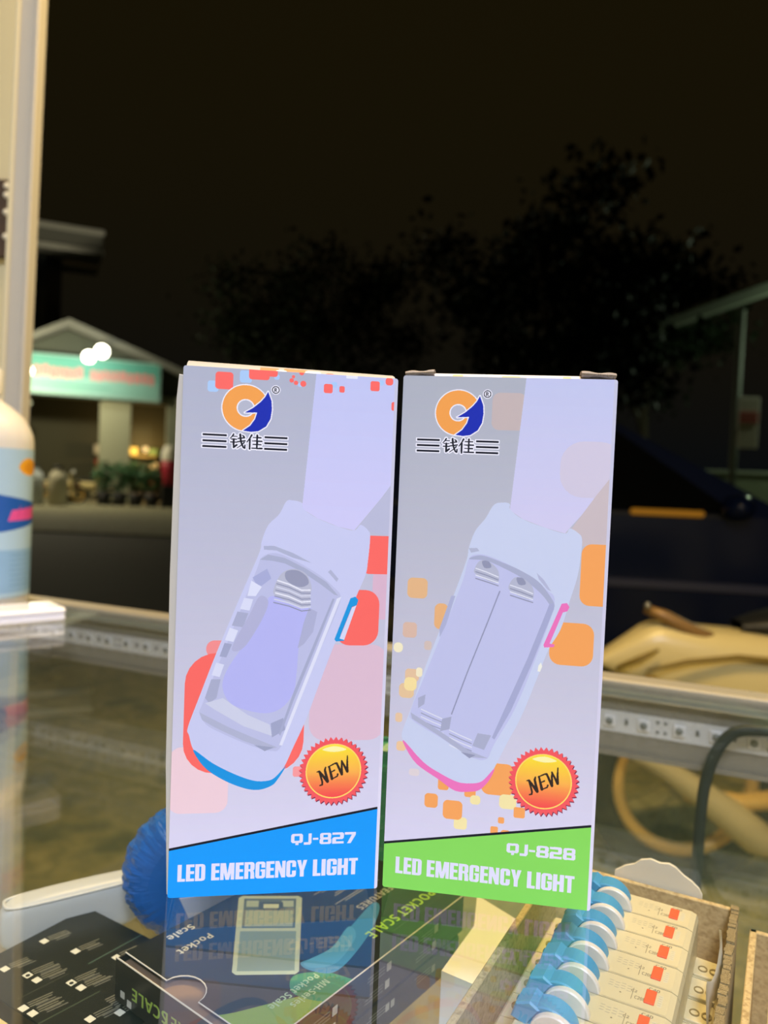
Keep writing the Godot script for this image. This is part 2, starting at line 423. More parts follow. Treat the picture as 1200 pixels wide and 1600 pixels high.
func print_bulb_pack(c: Canvas):
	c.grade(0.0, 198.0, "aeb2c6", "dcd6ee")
	c.rr(50.1, 102.0, 29.3, 37.2, 6.4, "dcbccf")
	c.rr(72.4, 73.0, 10.5, 19.3, 3.2, "d9b4cb")
	c.rr(-0.9, 140.9, 21.7, 25.2, 4.5, "edcdd6")
	c.rr(44.7, 149.0, 5.1, 4.0, 0.9, "f79a9c")
	c.rr(11.2, 100.8, 8.2, 6.4, 3.0, "f48f90")
	c.fill([c.pts([48.8, -11.2, 79.9, -13.1, 80.7, 36.4, 74.1, 46.0, 64.5, 58.3, 58.5, 57.1, 50.6, 54.2, 44.5, 50.7])], "bcc3ec", "cfcbf4")
	c.poly([74.3, 46.0, 80.7, 36.3, 81.8, 60.1, 64.9, 58.3], "b9bbd6")
	c.rr(3.9, 105.5, 44.4, 45.5, 11.5, "fb6a64")
	c.rr(68.9, 60.1, 13.2, 14.7, 1.8, "fb6a64")
	c.rr(58.8, 81.0, 16.5, 21.4, 5.6, "fb6a64")
	c.smooth([38.6, 48.2, 41.0, 47.7, 44.4, 48.5, 45.0, 50.8, 50.6, 54.2, 58.5, 57.1, 64.5, 58.3, 66.8, 56.1, 69.7, 58.0, 70.7, 60.6, 70.2, 70.0, 69.5, 75.2, 66.4, 83.2, 61.8, 95.6, 58.7, 102.0, 53.2, 118.1, 49.0, 130.9, 44.7, 141.2, 41.3, 149.2, 37.8, 153.6, 34.3, 154.5, 29.6, 154.1, 22.6, 151.3, 14.8, 147.1, 8.2, 142.5, 6.0, 136.5, 5.5, 133.4, 9.4, 121.6, 14.2, 107.6, 19.1, 94.3, 23.9, 81.7, 29.3, 67.8, 30.1, 63.3, 32.2, 57.4, 36.2, 53.0], "c8cbee")
	c.smooth([7.7, 141.9, 14.8, 147.1, 22.6, 151.3, 29.6, 154.0, 34.3, 154.4, 37.8, 153.3, 42.0, 148.8, 39.0, 154.0, 36.7, 156.3, 32.1, 157.7, 26.6, 156.9, 18.8, 153.5, 11.8, 148.5], "0f92dd")
	c.smooth([30.2, 69.5, 34.1, 67.7, 38.7, 68.6, 45.1, 71.6, 52.3, 75.8, 58.0, 80.5, 60.3, 83.7, 59.1, 89.2, 52.7, 106.0, 45.3, 126.8, 40.0, 141.1, 36.2, 142.8, 29.2, 140.9, 18.2, 136.0, 12.4, 132.7, 9.5, 128.3, 10.6, 124.4, 15.8, 109.9, 24.1, 86.8, 28.9, 73.1], "bcbfe2")
	c.poly([30.9, 65.1, 34.8, 65.0, 41.8, 67.5, 48.9, 71.1, 41.9, 69.3, 35.6, 66.7, 31.0, 66.5], "adb2cf")
	c.poly([29.6, 70.3, 32.6, 68.3, 38.8, 69.4, 46.7, 73.2, 54.7, 78.2, 59.3, 83.3, 57.9, 83.0, 52.4, 79.0, 45.2, 74.4, 38.9, 71.5, 34.2, 70.6], "a9aecb")
	c.poly([56.1, 73.4, 59.2, 76.9, 58.6, 78.1, 55.2, 74.4], "b0b4d2")
	c.poly([27.2, 77.0, 32.4, 73.6, 34.1, 77.3, 30.6, 80.1, 28.6, 79.5], "a7acd6")
	c.poly([26.8, 78.2, 30.7, 80.5, 28.6, 84.0, 25.5, 84.0], "dde0f6")
	c.poly([24.4, 84.7, 27.7, 85.2, 26.5, 89.5, 23.0, 88.9], "d9dcf4")
	c.poly([22.1, 89.9, 26.1, 90.5, 24.3, 95.8, 20.2, 95.2], "a9adcc")
	c.poly([19.5, 96.0, 22.6, 97.0, 21.0, 101.3, 17.9, 100.7], "dcdff5")
	c.poly([17.8, 101.7, 20.5, 102.2, 18.6, 107.2, 16.1, 106.8], "a2a7c8")
	c.poly([15.0, 109.1, 17.9, 109.9, 16.4, 114.6, 13.5, 113.8], "d9dcf3")
	c.poly([13.4, 115.4, 16.8, 115.4, 15.5, 122.5, 12.9, 124.4, 11.3, 122.4], "a9adcb")
	c.poly([11.4, 124.4, 17.8, 122.5, 27.2, 129.0, 35.4, 132.7, 36.4, 137.1, 25.8, 133.3, 14.9, 126.8], "cdd0e6")
	c.poly([35.8, 132.3, 40.4, 130.2, 41.3, 134.8, 36.4, 137.7], "a0a5c6")
	c.poly([9.6, 127.9, 20.4, 133.6, 29.8, 137.8, 38.5, 141.5, 35.4, 142.3, 26.0, 138.9, 15.1, 133.5, 10.5, 130.7], "b0b4d0")
	c.poly([29.9, 140.5, 37.3, 141.5, 33.9, 142.9], "9aa0be")
	c.poly([58.9, 84.5, 60.6, 83.7, 52.7, 106.0, 45.3, 126.8, 40.4, 140.8, 39.2, 140.7, 44.8, 124.4, 51.9, 104.4], "dfe1f5")
	c.poly([57.3, 84.5, 58.1, 84.6, 51.1, 104.4, 44.0, 123.6, 39.5, 137.1, 38.9, 136.3, 43.9, 120.4], "a6abcb")
	c.smooth([35.3, 83.9, 32.5, 86.7, 29.7, 94.2, 24.0, 103.6, 18.8, 112.3, 17.6, 118.6, 20.7, 124.5, 27.9, 127.5, 34.9, 128.3, 40.2, 125.9, 43.9, 120.4, 44.8, 112.4, 45.4, 102.1, 48.3, 90.9, 48.5, 87.7], "b5b6f0")
	c.smooth([33.3, 86.3, 30.5, 94.2, 24.7, 103.6, 20.5, 103.6, 26.5, 91.1, 30.1, 84.0], "b2b3d6")
	c.poly([48.5, 88.1, 51.7, 89.7, 50.4, 97.3, 47.1, 102.0, 44.8, 103.6, 46.7, 94.1], "adb0d2")
	c.smooth([37.5, 75.7, 42.0, 73.5, 46.8, 75.1, 49.1, 79.8, 48.8, 83.8, 48.5, 87.9, 43.4, 87.2, 37.0, 84.3, 35.0, 82.0], "b9bbd0")
	c.smooth([39.4, 74.6, 43.6, 74.0, 47.2, 76.3, 47.9, 79.1, 44.6, 80.3, 39.9, 78.0], "9699b4")
	c.line([36.5, 78.0, 40.7, 79.3, 45.5, 81.5, 48.7, 81.4], 0.55, "e6e7f4")
	c.line([36.2, 79.2, 40.8, 80.5, 45.5, 82.6, 48.8, 82.6], 0.40, "8f93b0")
	c.line([36.2, 80.4, 40.8, 81.7, 45.5, 83.7, 48.8, 83.5], 0.55, "d3d5e8")
	c.line([35.9, 81.6, 40.9, 82.8, 45.6, 84.9, 48.9, 84.7], 0.40, "8f93b0")
	c.line([35.9, 82.7, 40.9, 84.0, 45.6, 86.0, 48.9, 85.7], 0.55, "e6e7f4")
	c.line([35.6, 83.9, 40.9, 85.2, 45.7, 87.1, 49.0, 86.9], 0.40, "8f93b0")
	c.line([35.6, 85.1, 41.0, 86.4, 45.7, 88.2, 49.0, 87.8], 0.55, "d3d5e8")
	c.line([35.3, 86.3, 41.0, 87.6, 45.8, 89.4, 49.0, 89.0], 0.40, "8f93b0")
	c.poly([64.1, 84.3, 66.0, 83.6, 67.1, 84.9, 66.6, 86.9, 64.8, 87.6, 60.9, 98.4, 62.4, 100.6, 59.2, 100.9, 58.6, 100.1], "1795dc")
	c.poly([64.8, 87.8, 66.5, 86.9, 62.3, 100.3, 60.5, 99.8], "d5d8f4")
	c.rr(8.7, 4.9, 3.9, 4.1, 1.0, "a9c9f2")
	c.rr(20.1, 0.5, 4.4, 4.5, 1.0, "a9c9f2")
	c.rr(32.6, 1.2, 1.9, 2.0, 0.6, "a9c9f2")
	c.rr(53.9, 2.7, 2.0, 2.2, 0.6, "a9c9f2")
	c.rr(56.3, 4.2, 1.9, 2.4, 0.6, "a9c9f2")
	c.rr(71.6, 1.0, 1.9, 2.0, 0.6, "a9c9f2")
	c.rr(41.4, 3.8, 1.7, 1.5, 0.5, "a9c9f2")
	c.rr(11.4, 1.5, 6.4, 6.3, 1.2, "fb6a64")
	c.rr(23.4, -1.1, 7.5, 4.7, 1.1, "fb6a64")
	c.rr(29.6, -0.7, 4.2, 2.9, 0.9, "fb6a64")
	c.rr(51.0, 3.6, 3.3, 3.4, 0.8, "fb6a64")
	c.rr(56.8, 4.1, 2.0, 2.4, 0.6, "fb6a64")
	c.rr(68.5, 1.5, 3.5, 3.7, 0.8, "fb6a64")
	c.rr(74.2, -0.1, 2.9, 2.8, 1.1, "fb6a64")
	c.rr(76.8, 8.9, 3.8, 3.3, 0.8, "fb6a64")
	c.rr(59.2, -0.1, 4.4, 1.2, 0.4, "e4e6f6")
	c.rr(39.7, -2.3, 3.4, 1.8, 0.4, "e4e6f6")
	c.disc(39.0, 3.1, 0.8, "fb6a64")
	c.disc(39.6, 1.7, 0.6, "fb6a64")
	c.disc(40.6, 3.9, 0.8, "fb6a64")
	c.disc(43.3, 4.1, 1.1, "fb6a64")
	c.disc(42.6, 0.1, 0.9, "fb6a64")
	c.disc(47.0, -0.8, 0.7, "fb6a64")
	c.disc(28.8, -0.9, 1.1, "fb6a64")
	print_badge(c, 60.2, 151.1, 13.5)
	print_logo(c, 22.60, 14.24, 8.44)
	print_band(c, 179.7, 166.0, "0096f2", "QJ-827", [45.0, 69.8, 175.2, 179.6, 0.0], [3.4, 13.5, 15.7, 51.5, 53.7, 71.0])

func print_tube_pack(c: Canvas):
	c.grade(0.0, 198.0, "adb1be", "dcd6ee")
	c.poly([73.4, 44.1, 79.4, 31.6, 81.0, 60.6, 68.6, 61.2, 69.3, 58.9, 64.3, 56.8], "cbbcc0")
	c.rr(33.9, 5.7, 12.6, 13.9, 2.8, "c3b3b3")
	c.fill([c.pts([47.0, -12.7, 83.0, -13.1, 82.5, 34.3, 73.2, 44.1, 62.8, 57.0, 55.8, 55.3, 47.3, 52.5, 42.2, 49.3])], "bdc4e8", "d2cdee")
	c.rr(59.9, 22.8, 22.6, 20.7, 8.4, "d0c8dd")
	c.poly([73.4, 42.5, 79.5, 33.9, 81.0, 60.8, 68.6, 61.4, 69.3, 58.9, 63.9, 57.0], "c9bbc0")
	c.rr(69.2, 60.5, 12.3, 22.9, 3.7, "f5a35c")
	c.rr(59.2, 90.1, 16.0, 16.0, 4.2, "f5a35c")
	c.rr(4.9, 76.7, 7.7, 7.8, 1.9, "e6b788")
	c.rr(3.8, 93.9, 5.4, 5.9, 1.4, "dbb9a8")
	c.rr(15.7, 85.9, 5.2, 9.9, 2.2, "e9b27d")
	c.rr(12.3, 100.6, 2.8, 3.5, 1.0, "d4c0b8")
	c.rr(5.4, 111.8, 5.4, 4.8, 1.4, "e6c3a0")
	c.rr(3.3, 117.5, 5.8, 5.7, 1.8, "e8c69c")
	c.rr(2.3, 129.2, 2.7, 3.6, 1.0, "e9c7a4")
	c.rr(3.2, 140.2, 3.6, 3.7, 1.1, "eec79c")
	c.rr(19.9, 152.6, 4.1, 5.0, 1.0, "f5a35c")
	c.rr(15.0, 159.4, 5.1, 5.5, 1.4, "f5a35c")
	c.rr(22.2, 161.3, 7.4, 7.3, 1.8, "f5a35c")
	c.rr(36.3, 145.4, 12.3, 12.2, 3.1, "f5a35c")
	c.rr(30.1, 156.3, 4.3, 3.1, 0.9, "f5a35c")
	c.rr(0.5, 102.0, 3.6, 3.8, 1.6, "f6ecc8")
	c.rr(5.2, 115.1, 4.8, 5.2, 1.8, "f7e0a0")
	c.rr(9.6, 111.1, 2.4, 3.6, 1.0, "f3e8c6")
	c.rr(32.4, 158.5, 3.9, 3.5, 1.3, "f3e3a6")
	c.rr(43.4, 157.0, 6.4, 5.5, 1.7, "f3e3a6")
	c.rr(8.5, 150.4, 4.0, 2.8, 1.1, "ded2d6")
	c.rr(49.0, 161.4, 4.2, 4.1, 0.8, "f5a35c")
	c.rr(43.3, 165.9, 2.3, 2.4, 0.6, "f5a35c")
	c.rr(40.6, 169.7, 2.8, 3.0, 0.6, "f5a35c")
	c.rr(44.4, 170.7, 3.8, 3.5, 1.3, "f5a35c")
	c.rr(26.6, 167.5, 5.0, 4.7, 1.2, "f3e3a6")
	c.rr(22.2, 161.3, 7.4, 7.3, 1.8, "f5a35c")
	c.smooth([36.2, 47.6, 39.3, 46.6, 42.0, 46.9, 42.5, 49.2, 47.3, 52.5, 55.8, 55.3, 62.8, 57.0, 64.5, 55.1, 67.6, 56.6, 69.1, 58.9, 68.9, 65.9, 68.1, 72.9, 65.9, 81.6, 63.0, 92.7, 58.9, 100.8, 54.9, 112.9, 50.1, 126.8, 45.2, 137.5, 40.6, 148.0, 37.3, 152.7, 31.9, 154.2, 27.1, 154.1, 20.6, 151.5, 13.9, 147.7, 8.1, 142.9, 5.6, 139.5, 5.3, 136.2, 8.5, 126.2, 13.1, 110.5, 18.7, 94.0, 22.9, 81.8, 26.9, 68.9, 27.6, 64.1, 29.7, 57.7, 33.3, 52.8], "c9d1ec")
	c.smooth([5.9, 139.8, 13.9, 147.5, 20.6, 151.3, 27.1, 153.9, 31.8, 154.1, 36.5, 152.8, 41.0, 147.5, 39.3, 152.1, 35.9, 156.1, 32.0, 157.3, 26.4, 157.4, 19.9, 153.6, 11.6, 148.7, 7.3, 143.4], "ec74bb")
	c.smooth([27.8, 68.4, 30.9, 66.5, 35.6, 67.0, 43.5, 70.0, 51.4, 73.8, 57.0, 78.2, 60.3, 83.5, 54.4, 104.3, 47.7, 123.8, 40.6, 138.0, 37.7, 144.2, 31.4, 143.6, 19.9, 137.4, 9.2, 131.8, 8.2, 127.9, 12.5, 115.4, 20.3, 93.1, 25.8, 76.9], "c0c3e8")
	c.poly([27.6, 64.3, 30.7, 64.1, 31.6, 65.2, 28.5, 66.0], "b1b6d0")
	c.smooth([27.8, 68.4, 32.4, 66.8, 40.3, 69.0, 48.2, 72.1, 54.6, 76.0, 59.9, 82.7, 59.6, 85.1, 55.5, 80.2, 48.4, 74.8, 40.4, 70.9, 34.1, 68.7], "a9aecb")
	c.poly([59.9, 83.1, 60.2, 85.4, 53.0, 106.7, 46.2, 124.7, 40.5, 136.4, 39.5, 135.7, 44.5, 122.5, 51.4, 104.5, 57.4, 86.8, 58.4, 83.6], "a7abd0")
	c.poly([53.2, 72.2, 56.0, 74.7, 58.9, 78.9, 57.4, 78.2, 54.1, 74.5], "b3b7d6")
	c.poly([21.8, 82.7, 23.3, 82.7, 20.3, 93.9, 18.1, 98.9, 17.8, 95.7], "aeb2d4")
	c.line([39.9, 80.0, 35.3, 93.7, 29.1, 111.7, 23.9, 128.0], 0.45, "8f93b4")
	c.smooth([30.3, 71.5, 32.1, 68.8, 35.7, 69.2, 38.9, 72.2, 39.1, 76.5, 35.6, 76.3, 30.4, 73.8], "b6b9cf")
	c.line([30.6, 71.8, 34.7, 73.0, 39.1, 74.6], 0.40, "e3e5f2")
	c.line([30.6, 73.1, 34.7, 74.2, 39.1, 75.7], 0.40, "8e92ae")
	c.line([30.7, 74.4, 34.8, 75.5, 39.2, 76.8], 0.40, "e3e5f2")
	c.line([30.7, 75.6, 34.9, 76.7, 39.2, 77.9], 0.40, "8e92ae")
	c.smooth([32.8, 69.0, 35.3, 69.0, 36.3, 71.1, 33.8, 71.4], "9296b2")
	c.smooth([43.4, 77.0, 45.3, 74.4, 48.7, 74.8, 52.0, 77.7, 52.2, 82.0, 48.7, 81.8, 43.6, 79.4], "b6b9cf")
	c.line([43.7, 77.4, 47.8, 78.5, 52.1, 80.1], 0.40, "e3e5f2")
	c.line([43.8, 78.7, 47.8, 79.8, 52.1, 81.2], 0.40, "8e92ae")
	c.line([43.8, 79.9, 47.9, 81.0, 52.2, 82.3], 0.40, "e3e5f2")
	c.line([43.9, 81.2, 48.0, 82.3, 52.3, 83.4], 0.40, "8e92ae")
	c.smooth([45.9, 74.5, 48.3, 74.6, 49.4, 76.7, 46.9, 77.0], "9296b2")
	c.line([12.2, 127.1, 16.7, 128.8, 20.8, 130.3], 0.40, "dfe1f0")
	c.line([12.3, 128.6, 16.8, 130.3, 20.8, 131.6], 0.40, "9a9eba")
	c.line([12.3, 130.0, 16.8, 131.7, 20.9, 133.0], 0.40, "dfe1f0")
	c.line([12.4, 131.5, 16.9, 133.2, 21.0, 134.4], 0.40, "9a9eba")
	c.line([12.5, 132.9, 17.0, 134.6, 21.0, 135.7], 0.40, "dfe1f0")
	c.line([23.4, 134.3, 27.8, 136.0, 31.9, 137.4], 0.40, "dfe1f0")
	c.line([23.4, 135.7, 27.9, 137.4, 31.9, 138.7], 0.40, "9a9eba")
	c.line([23.5, 137.1, 28.0, 138.8, 32.0, 140.1], 0.40, "dfe1f0")
	c.line([23.6, 138.6, 28.0, 140.3, 32.0, 141.5], 0.40, "9a9eba")
	c.line([23.6, 140.0, 28.1, 141.7, 32.1, 142.8], 0.40, "dfe1f0")
	c.poly([10.8, 122.8, 13.6, 121.3, 13.3, 125.0, 11.0, 126.8], "a9adca")
	c.poly([8.2, 128.7, 19.8, 135.0, 31.3, 141.6, 38.5, 143.8, 31.4, 144.0, 19.1, 136.6, 8.8, 131.1], "aeb2cd")
	c.poly([20.4, 130.1, 23.9, 129.0, 23.3, 133.9, 19.8, 135.0], "a6aac6")
	c.poly([28.1, 142.3, 33.7, 143.0, 31.4, 144.4], "9296b4")
	c.poly([34.1, 134.5, 39.2, 134.9, 36.8, 140.7, 32.3, 139.5], "aaaeca")
	c.poly([62.9, 83.2, 64.8, 82.8, 65.8, 84.3, 65.1, 85.9, 63.5, 86.4, 59.2, 98.4, 61.1, 98.6, 60.8, 99.6, 57.3, 100.0, 57.0, 99.0], "ec74bb")
	c.poly([55.5, 107.0, 56.4, 105.7, 56.9, 107.2, 56.2, 109.3, 55.3, 109.1], "efefe4")
	print_badge(c, 59.5, 150.7, 13.3)
	print_logo(c, 21.27, 13.57, 8.41)
	print_band(c, 180.6, 165.8, "84d65a", "QJ-828", [47.0, 72.6, 175.5, 180.0, -0.02], [4.8, 15.0, 17.0, 53.0, 55.2, 72.7])

# ------------------------------------------------------------------ helpers: objects and materials
var m := {}
var rng := RandomNumberGenerator.new()

func mat(col: String, rough := 0.6, metal := 0.0, spec := 0.5) -> StandardMaterial3D:
	var s := StandardMaterial3D.new()
	s.albedo_color = Color.html(col)
	s.roughness = rough
	s.metallic = metal
	s.metallic_specular = spec
	return s

func paper(c: Canvas, rough := 0.46, coat := 0.08) -> StandardMaterial3D:
	var s := StandardMaterial3D.new()
	s.albedo_texture = c.tex()
	s.roughness = rough
	s.texture_repeat = false
	s.metallic_specular = 0.35
	if coat > 0.0:
		s.clearcoat_enabled = true
		s.clearcoat = coat
		s.clearcoat_roughness = 0.25
	return s

func grain(stops: Array, freq: float, scale: float, rough := 0.8, bump := 0.0, seed_no := 1, side := 512) -> StandardMaterial3D:   # blotchy matter: soil, card, plaster
	var n := FastNoiseLite.new()
	n.seed = seed_no
	n.frequency = freq
	n.fractal_octaves = 5
	n.fractal_gain = 0.55
	var g := Gradient.new()
	g.offsets = PackedFloat32Array(range(stops.size()).map(func(i): return 0.22 + 0.56 * i / (stops.size() - 1)))
	g.colors = PackedColorArray(stops.map(func(h): return Color.html(h)))
	var t := NoiseTexture2D.new()
	t.width = side; t.height = side
	t.seamless = true
	t.noise = n
	t.color_ramp = g
	var s := StandardMaterial3D.new()
	s.albedo_texture = t
	s.roughness = rough
	s.uv1_triplanar = true
	s.uv1_world_triplanar = true
	s.uv1_scale = Vector3.ONE * scale
	if bump > 0.0:
		var b := NoiseTexture2D.new()
		b.width = side; b.height = side
		b.seamless = true
		b.noise = n
		s.heightmap_enabled = true
		s.heightmap_texture = b
		s.heightmap_scale = bump
	return s

func pane(tint := "8fb8a2", a := 0.012) -> StandardMaterial3D:
	var s := mat(tint, 0.0)
	s.transparency = BaseMaterial3D.TRANSPARENCY_ALPHA
	s.albedo_color.a = a
	return s

func glow(col: String, e: float) -> StandardMaterial3D:
	var s := mat(col, 0.5)
	s.emission_enabled = true
	s.emission = Color.html(col)
	s.emission_energy_multiplier = e
	return s

func tag(o: Node, label := "", category := "", group := "", kind := ""):
	if label: o.set_meta("label", label)
	if category: o.set_meta("category", category)
	if group: o.set_meta("group", group)
	if kind: o.set_meta("kind", kind)
	return o

func thing(called: String, label: String, category: String, at := Vector3.ZERO, turn := 0.0, group := "", kind := "") -> Node3D:
	var o := Node3D.new()
	o.name = called
	add_child(o, true)
	o.position = at
	o.rotation.y = turn
	return tag(o, label, category, group, kind)

func part(called: String, s: Shape, mt: Material, parent: Node = self) -> MeshInstance3D:
	var o := MeshInstance3D.new()
	o.name = called
	o.mesh = s.done()
	o.material_override = mt
	parent.add_child(o, true)
	return o

func again(called: String, from: MeshInstance3D, parent: Node, at: Vector3) -> MeshInstance3D:   # the same piece once more, sharing mesh and material
	var o := MeshInstance3D.new()
	o.name = called
	o.mesh = from.mesh
	o.material_override = from.material_override
	parent.add_child(o, true)
	o.position = at
	return o

func copy(o: Node3D, label: String, at: Vector3, turn: float) -> Node3D:
	var c: Node3D = o.duplicate()
	c.name = o.name
	add_child(c, true)
	c.position = at
	c.rotation.y = turn
	c.set_meta("label", label)
	return c

func foliage(called: String, parent: Node3D, mt: Material, count: int, leaf: float, place: Callable):
	var s := Shape.new()
	s.quad(Vector3(-leaf * 0.3, 0, 0), Vector3(0, -leaf * 0.5, leaf * 0.06), Vector3(leaf * 0.3, 0, 0), Vector3(0, leaf * 0.5, leaf * 0.1))
	var mm := MultiMesh.new()
	mm.transform_format = MultiMesh.TRANSFORM_3D
	mm.mesh = s.done()
	mm.instance_count = count
	for i in count:
		var b := Basis.from_euler(Vector3(rng.randf_range(-1.2, 1.2), rng.randf() * TAU, rng.randf() * TAU)).scaled(Vector3.ONE * rng.randf_range(0.7, 1.4))
		mm.set_instance_transform(i, Transform3D(b, place.call()))
	var o := MultiMeshInstance3D.new()
	o.name = called
	o.multimesh = mm
	o.material_override = mt
	parent.add_child(o, true)
	o.set_meta("kind", "stuff")

func area_lamp(at: Vector3, turn: Vector3, size: Vector2, col: String, e: float, parent: Node):
	var l := AreaLight3D.new()
	l.name = "lamp_glow"
	l.area_size = size
	l.light_color = Color.html(col)
	l.light_energy = e
	l.area_range = 80.0
	l.area_attenuation = 2.0
	l.shadow_enabled = true
	parent.add_child(l, true)
	l.position = at
	l.rotation = turn

func bulb_lamp(at: Vector3, col: String, e: float, parent: Node, size := 0.1, reach := 60.0):
	var l := OmniLight3D.new()
	l.name = "bulb_glow"
	l.light_color = Color.html(col)
	l.light_energy = e
	l.omni_range = reach
	l.omni_attenuation = 2.0
	l.light_size = size
	l.shadow_enabled = true
	parent.add_child(l, true)
	l.position = at

# ------------------------------------------------------------------ the scene
func _ready():
	rng.seed = 7
	camera_and_sky()
	materials()
	shop_room()
	shop_lamps()
	street()
	counter()
	packs()
	under_glass()
	breakers()
	on_counter_left()
	parked_scooters()
	car()
	shop_opposite()
	far_things()

func camera_and_sky():
	var cam := Camera3D.new()
	cam.name = "camera"
	add_child(cam)
	cam.position = Vector3(0, 1.108, 0)
	cam.rotation = Vector3(deg_to_rad(-2.25), 0, deg_to_rad(2.35))
	cam.fov = 67.38
	var ca := CameraAttributesPhysical.new()
	ca.frustum_focal_length = 18.0
	ca.exposure_aperture = 6.4
	ca.frustum_focus_distance = 0.293
	ca.frustum_near = 0.02
	ca.frustum_far = 400.0
	cam.attributes = ca
	cam.current = true
	var sky := ProceduralSkyMaterial.new()
	sky.sky_top_color = Color.html("171205")
	sky.sky_horizon_color = Color.html("070a0d")
	sky.ground_bottom_color = Color.html("0a0a09")
	sky.ground_horizon_color = Color.html("0c0d0e")
	var e := Environment.new()
	e.background_mode = Environment.BG_SKY
	e.sky = Sky.new()
	e.sky.sky_material = sky
	e.tonemap_mode = Environment.TONE_MAPPER_LINEAR
	e.tonemap_exposure = 1.0
	e.sdfgi_enabled = true
	e.ssao_enabled = true
	e.ssil_enabled = true
	var w := WorldEnvironment.new()
	w.name = "night_air"
	w.environment = e
	add_child(w)

func materials():
	m.alu = mat("b9bab2", 0.38, 0.75)
	m.rail = mat("969080", 0.5, 0.25)
	m.glass = pane()
	m.cream = mat("d9cfb4", 0.7)
	m.kraft = grain(["ab9262", "c5ad7a", "d3bc88", "bfa672"], 0.03, 14.0, 0.85, 0.02, 3)
	m.kraft_edge = grain(["7b6842", "b9a678", "8f7a50"], 0.08, 40.0, 0.9, 0.06, 9)
	m.dark = mat("16181a", 0.5)
	m.black_rubber = mat("1a1c1b", 0.75)
	m.white_plastic = mat("e4e0d4", 0.35)
	m.breaker = mat("d0c6a0", 0.4)
	m.lever = mat("4a9cc9", 0.35)
	m.hole = mat("8c7c50", 0.7)
	m.orange = mat("ec5f38", 0.45)
	m.steel = mat("a7a79c", 0.3, 0.9)
	m.gold = mat("ecc062", 0.35, 0.1)
	m.shell = mat("d0c088", 0.3)
	m.navy = mat("061332", 0.16)
	m.navy.clearcoat_enabled = true
	m.navy.clearcoat = 0.15
	m.navy.metallic_specular = 0.3
	m.tyre = mat("141413", 0.85)

func shop_room():
	# the shop the photograph is taken from: behind and above the camera, open to the street over the counter
	var plaster := mat("cfc7b0", 0.8)
	tag(part("wall_back", Shape.new().box(Vector3(0.1, 1.375, 2.68), Vector3(4.8, 2.75, 0.12)), plaster), "pale plaster wall behind the shop counter", "wall", "", "structure")
	tag(part("wall_left", Shape.new().box(Vector3(-2.26, 1.375, 0.77), Vector3(0.12, 2.75, 3.7)), plaster), "pale plaster side wall of the shop beyond the bottle", "wall", "", "structure")
	tag(part("wall_right", Shape.new().box(Vector3(2.46, 1.375, 0.77), Vector3(0.12, 2.75, 3.7)), plaster), "pale plaster side wall of the shop on the breaker side", "wall", "", "structure")
	tag(part("ceiling", Shape.new().box(Vector3(0.1, 2.81, 0.75), Vector3(4.84, 0.12, 3.98)), mat("cbc5b4", 0.85)), "pale ceiling over the shop counter", "ceiling", "", "structure")
	tag(part("wall_front", Shape.new().box(Vector3(-1.42, 1.375, -1.14), Vector3(1.74, 2.75, 0.04)), mat("d8cda6", 0.6)), "cream panel beside the pale window post", "wall", "", "structure")
	var post := Node3D.new()
	post.name = "trim_1"
	add_child(post)
	post.position = Vector3(-0.530, 0, -1.05)
	post.rotation.z = deg_to_rad(-1.25)
	tag(post, "pale metal window post at the open front of the shop", "post", "", "structure")
	var pm := mat("c9c3b8", 0.5, 0.15)
	part("post_face", Shape.new().box(Vector3(-0.0045, 1.37, 0.0), Vector3(0.02, 2.74, 0.02), 0.001), pm, post)
	part("post_edge", Shape.new().box(Vector3(0.0085, 1.37, 0.001), Vector3(0.006, 2.74, 0.024), 0.0012), pm, post)
	part("post_edge", Shape.new().box(Vector3(-0.0172, 1.37, 0.001), Vector3(0.0055, 2.74, 0.024), 0.0012), mat("ddd3b4", 0.5), post)
	var rail := thing("shelf_bracket_rail", "dark slotted metal rail on cream panel beside the pale post", "rail", Vector3(-0.5737, 1.46, -1.112))
	part("rail_strip", Shape.new().box(Vector3(0, 0, 0), Vector3(0.05, 0.108, 0.014), 0.001), mat("4c3a2e", 0.5), rail)
	for k in 4:
		part("rivet", Shape.new().ball(Vector3(0.02, [0.045, 0.032, 0.008, -0.026][k], 0.007), Vector3(0.004, 0.0045, 0.003), 10, 6), mat("e8e2d0", 0.4), rail)

func shop_lamps():
	var p := thing("ceiling_panel_lamp", "square white panel lamp on the shop ceiling behind the counter", "lamp", Vector3(0.15, 2.75, 1.05))
	part("lamp_frame", Shape.new().box(Vector3(0, -0.015, 0), Vector3(0.66, 0.03, 0.66), 0.004), m.white_plastic, p)
	part("lamp_diffuser", Shape.new().box(Vector3(0, -0.033, 0), Vector3(0.6, 0.006, 0.6)), glow("e6e2ff", 1.0), p)
	area_lamp(Vector3(0, -0.04, 0), Vector3(-PI / 2, 0, 0), Vector2(0.6, 0.6), "dfe8ff", 7.6, p)
	var t := thing("batten_lamp", "warm tube lamp under the front edge of the shop ceiling", "lamp", Vector3(0.25, 2.75, -1.0), 0.3)
	part("lamp_body", Shape.new().box(Vector3(0, -0.02, 0), Vector3(1.24, 0.04, 0.07), 0.006), m.white_plastic, t)
	part("lamp_tube", Shape.new().soft().tube([Vector3(-0.6, -0.056, 0), Vector3(0.6, -0.056, 0)], 0.013, 12), glow("ffe2ac", 1.0), t)
	area_lamp(Vector3(0, -0.072, 0), Vector3(-PI / 2, 0, 0), Vector2(1.2, 0.03), "ffd98e", 5.2, t)

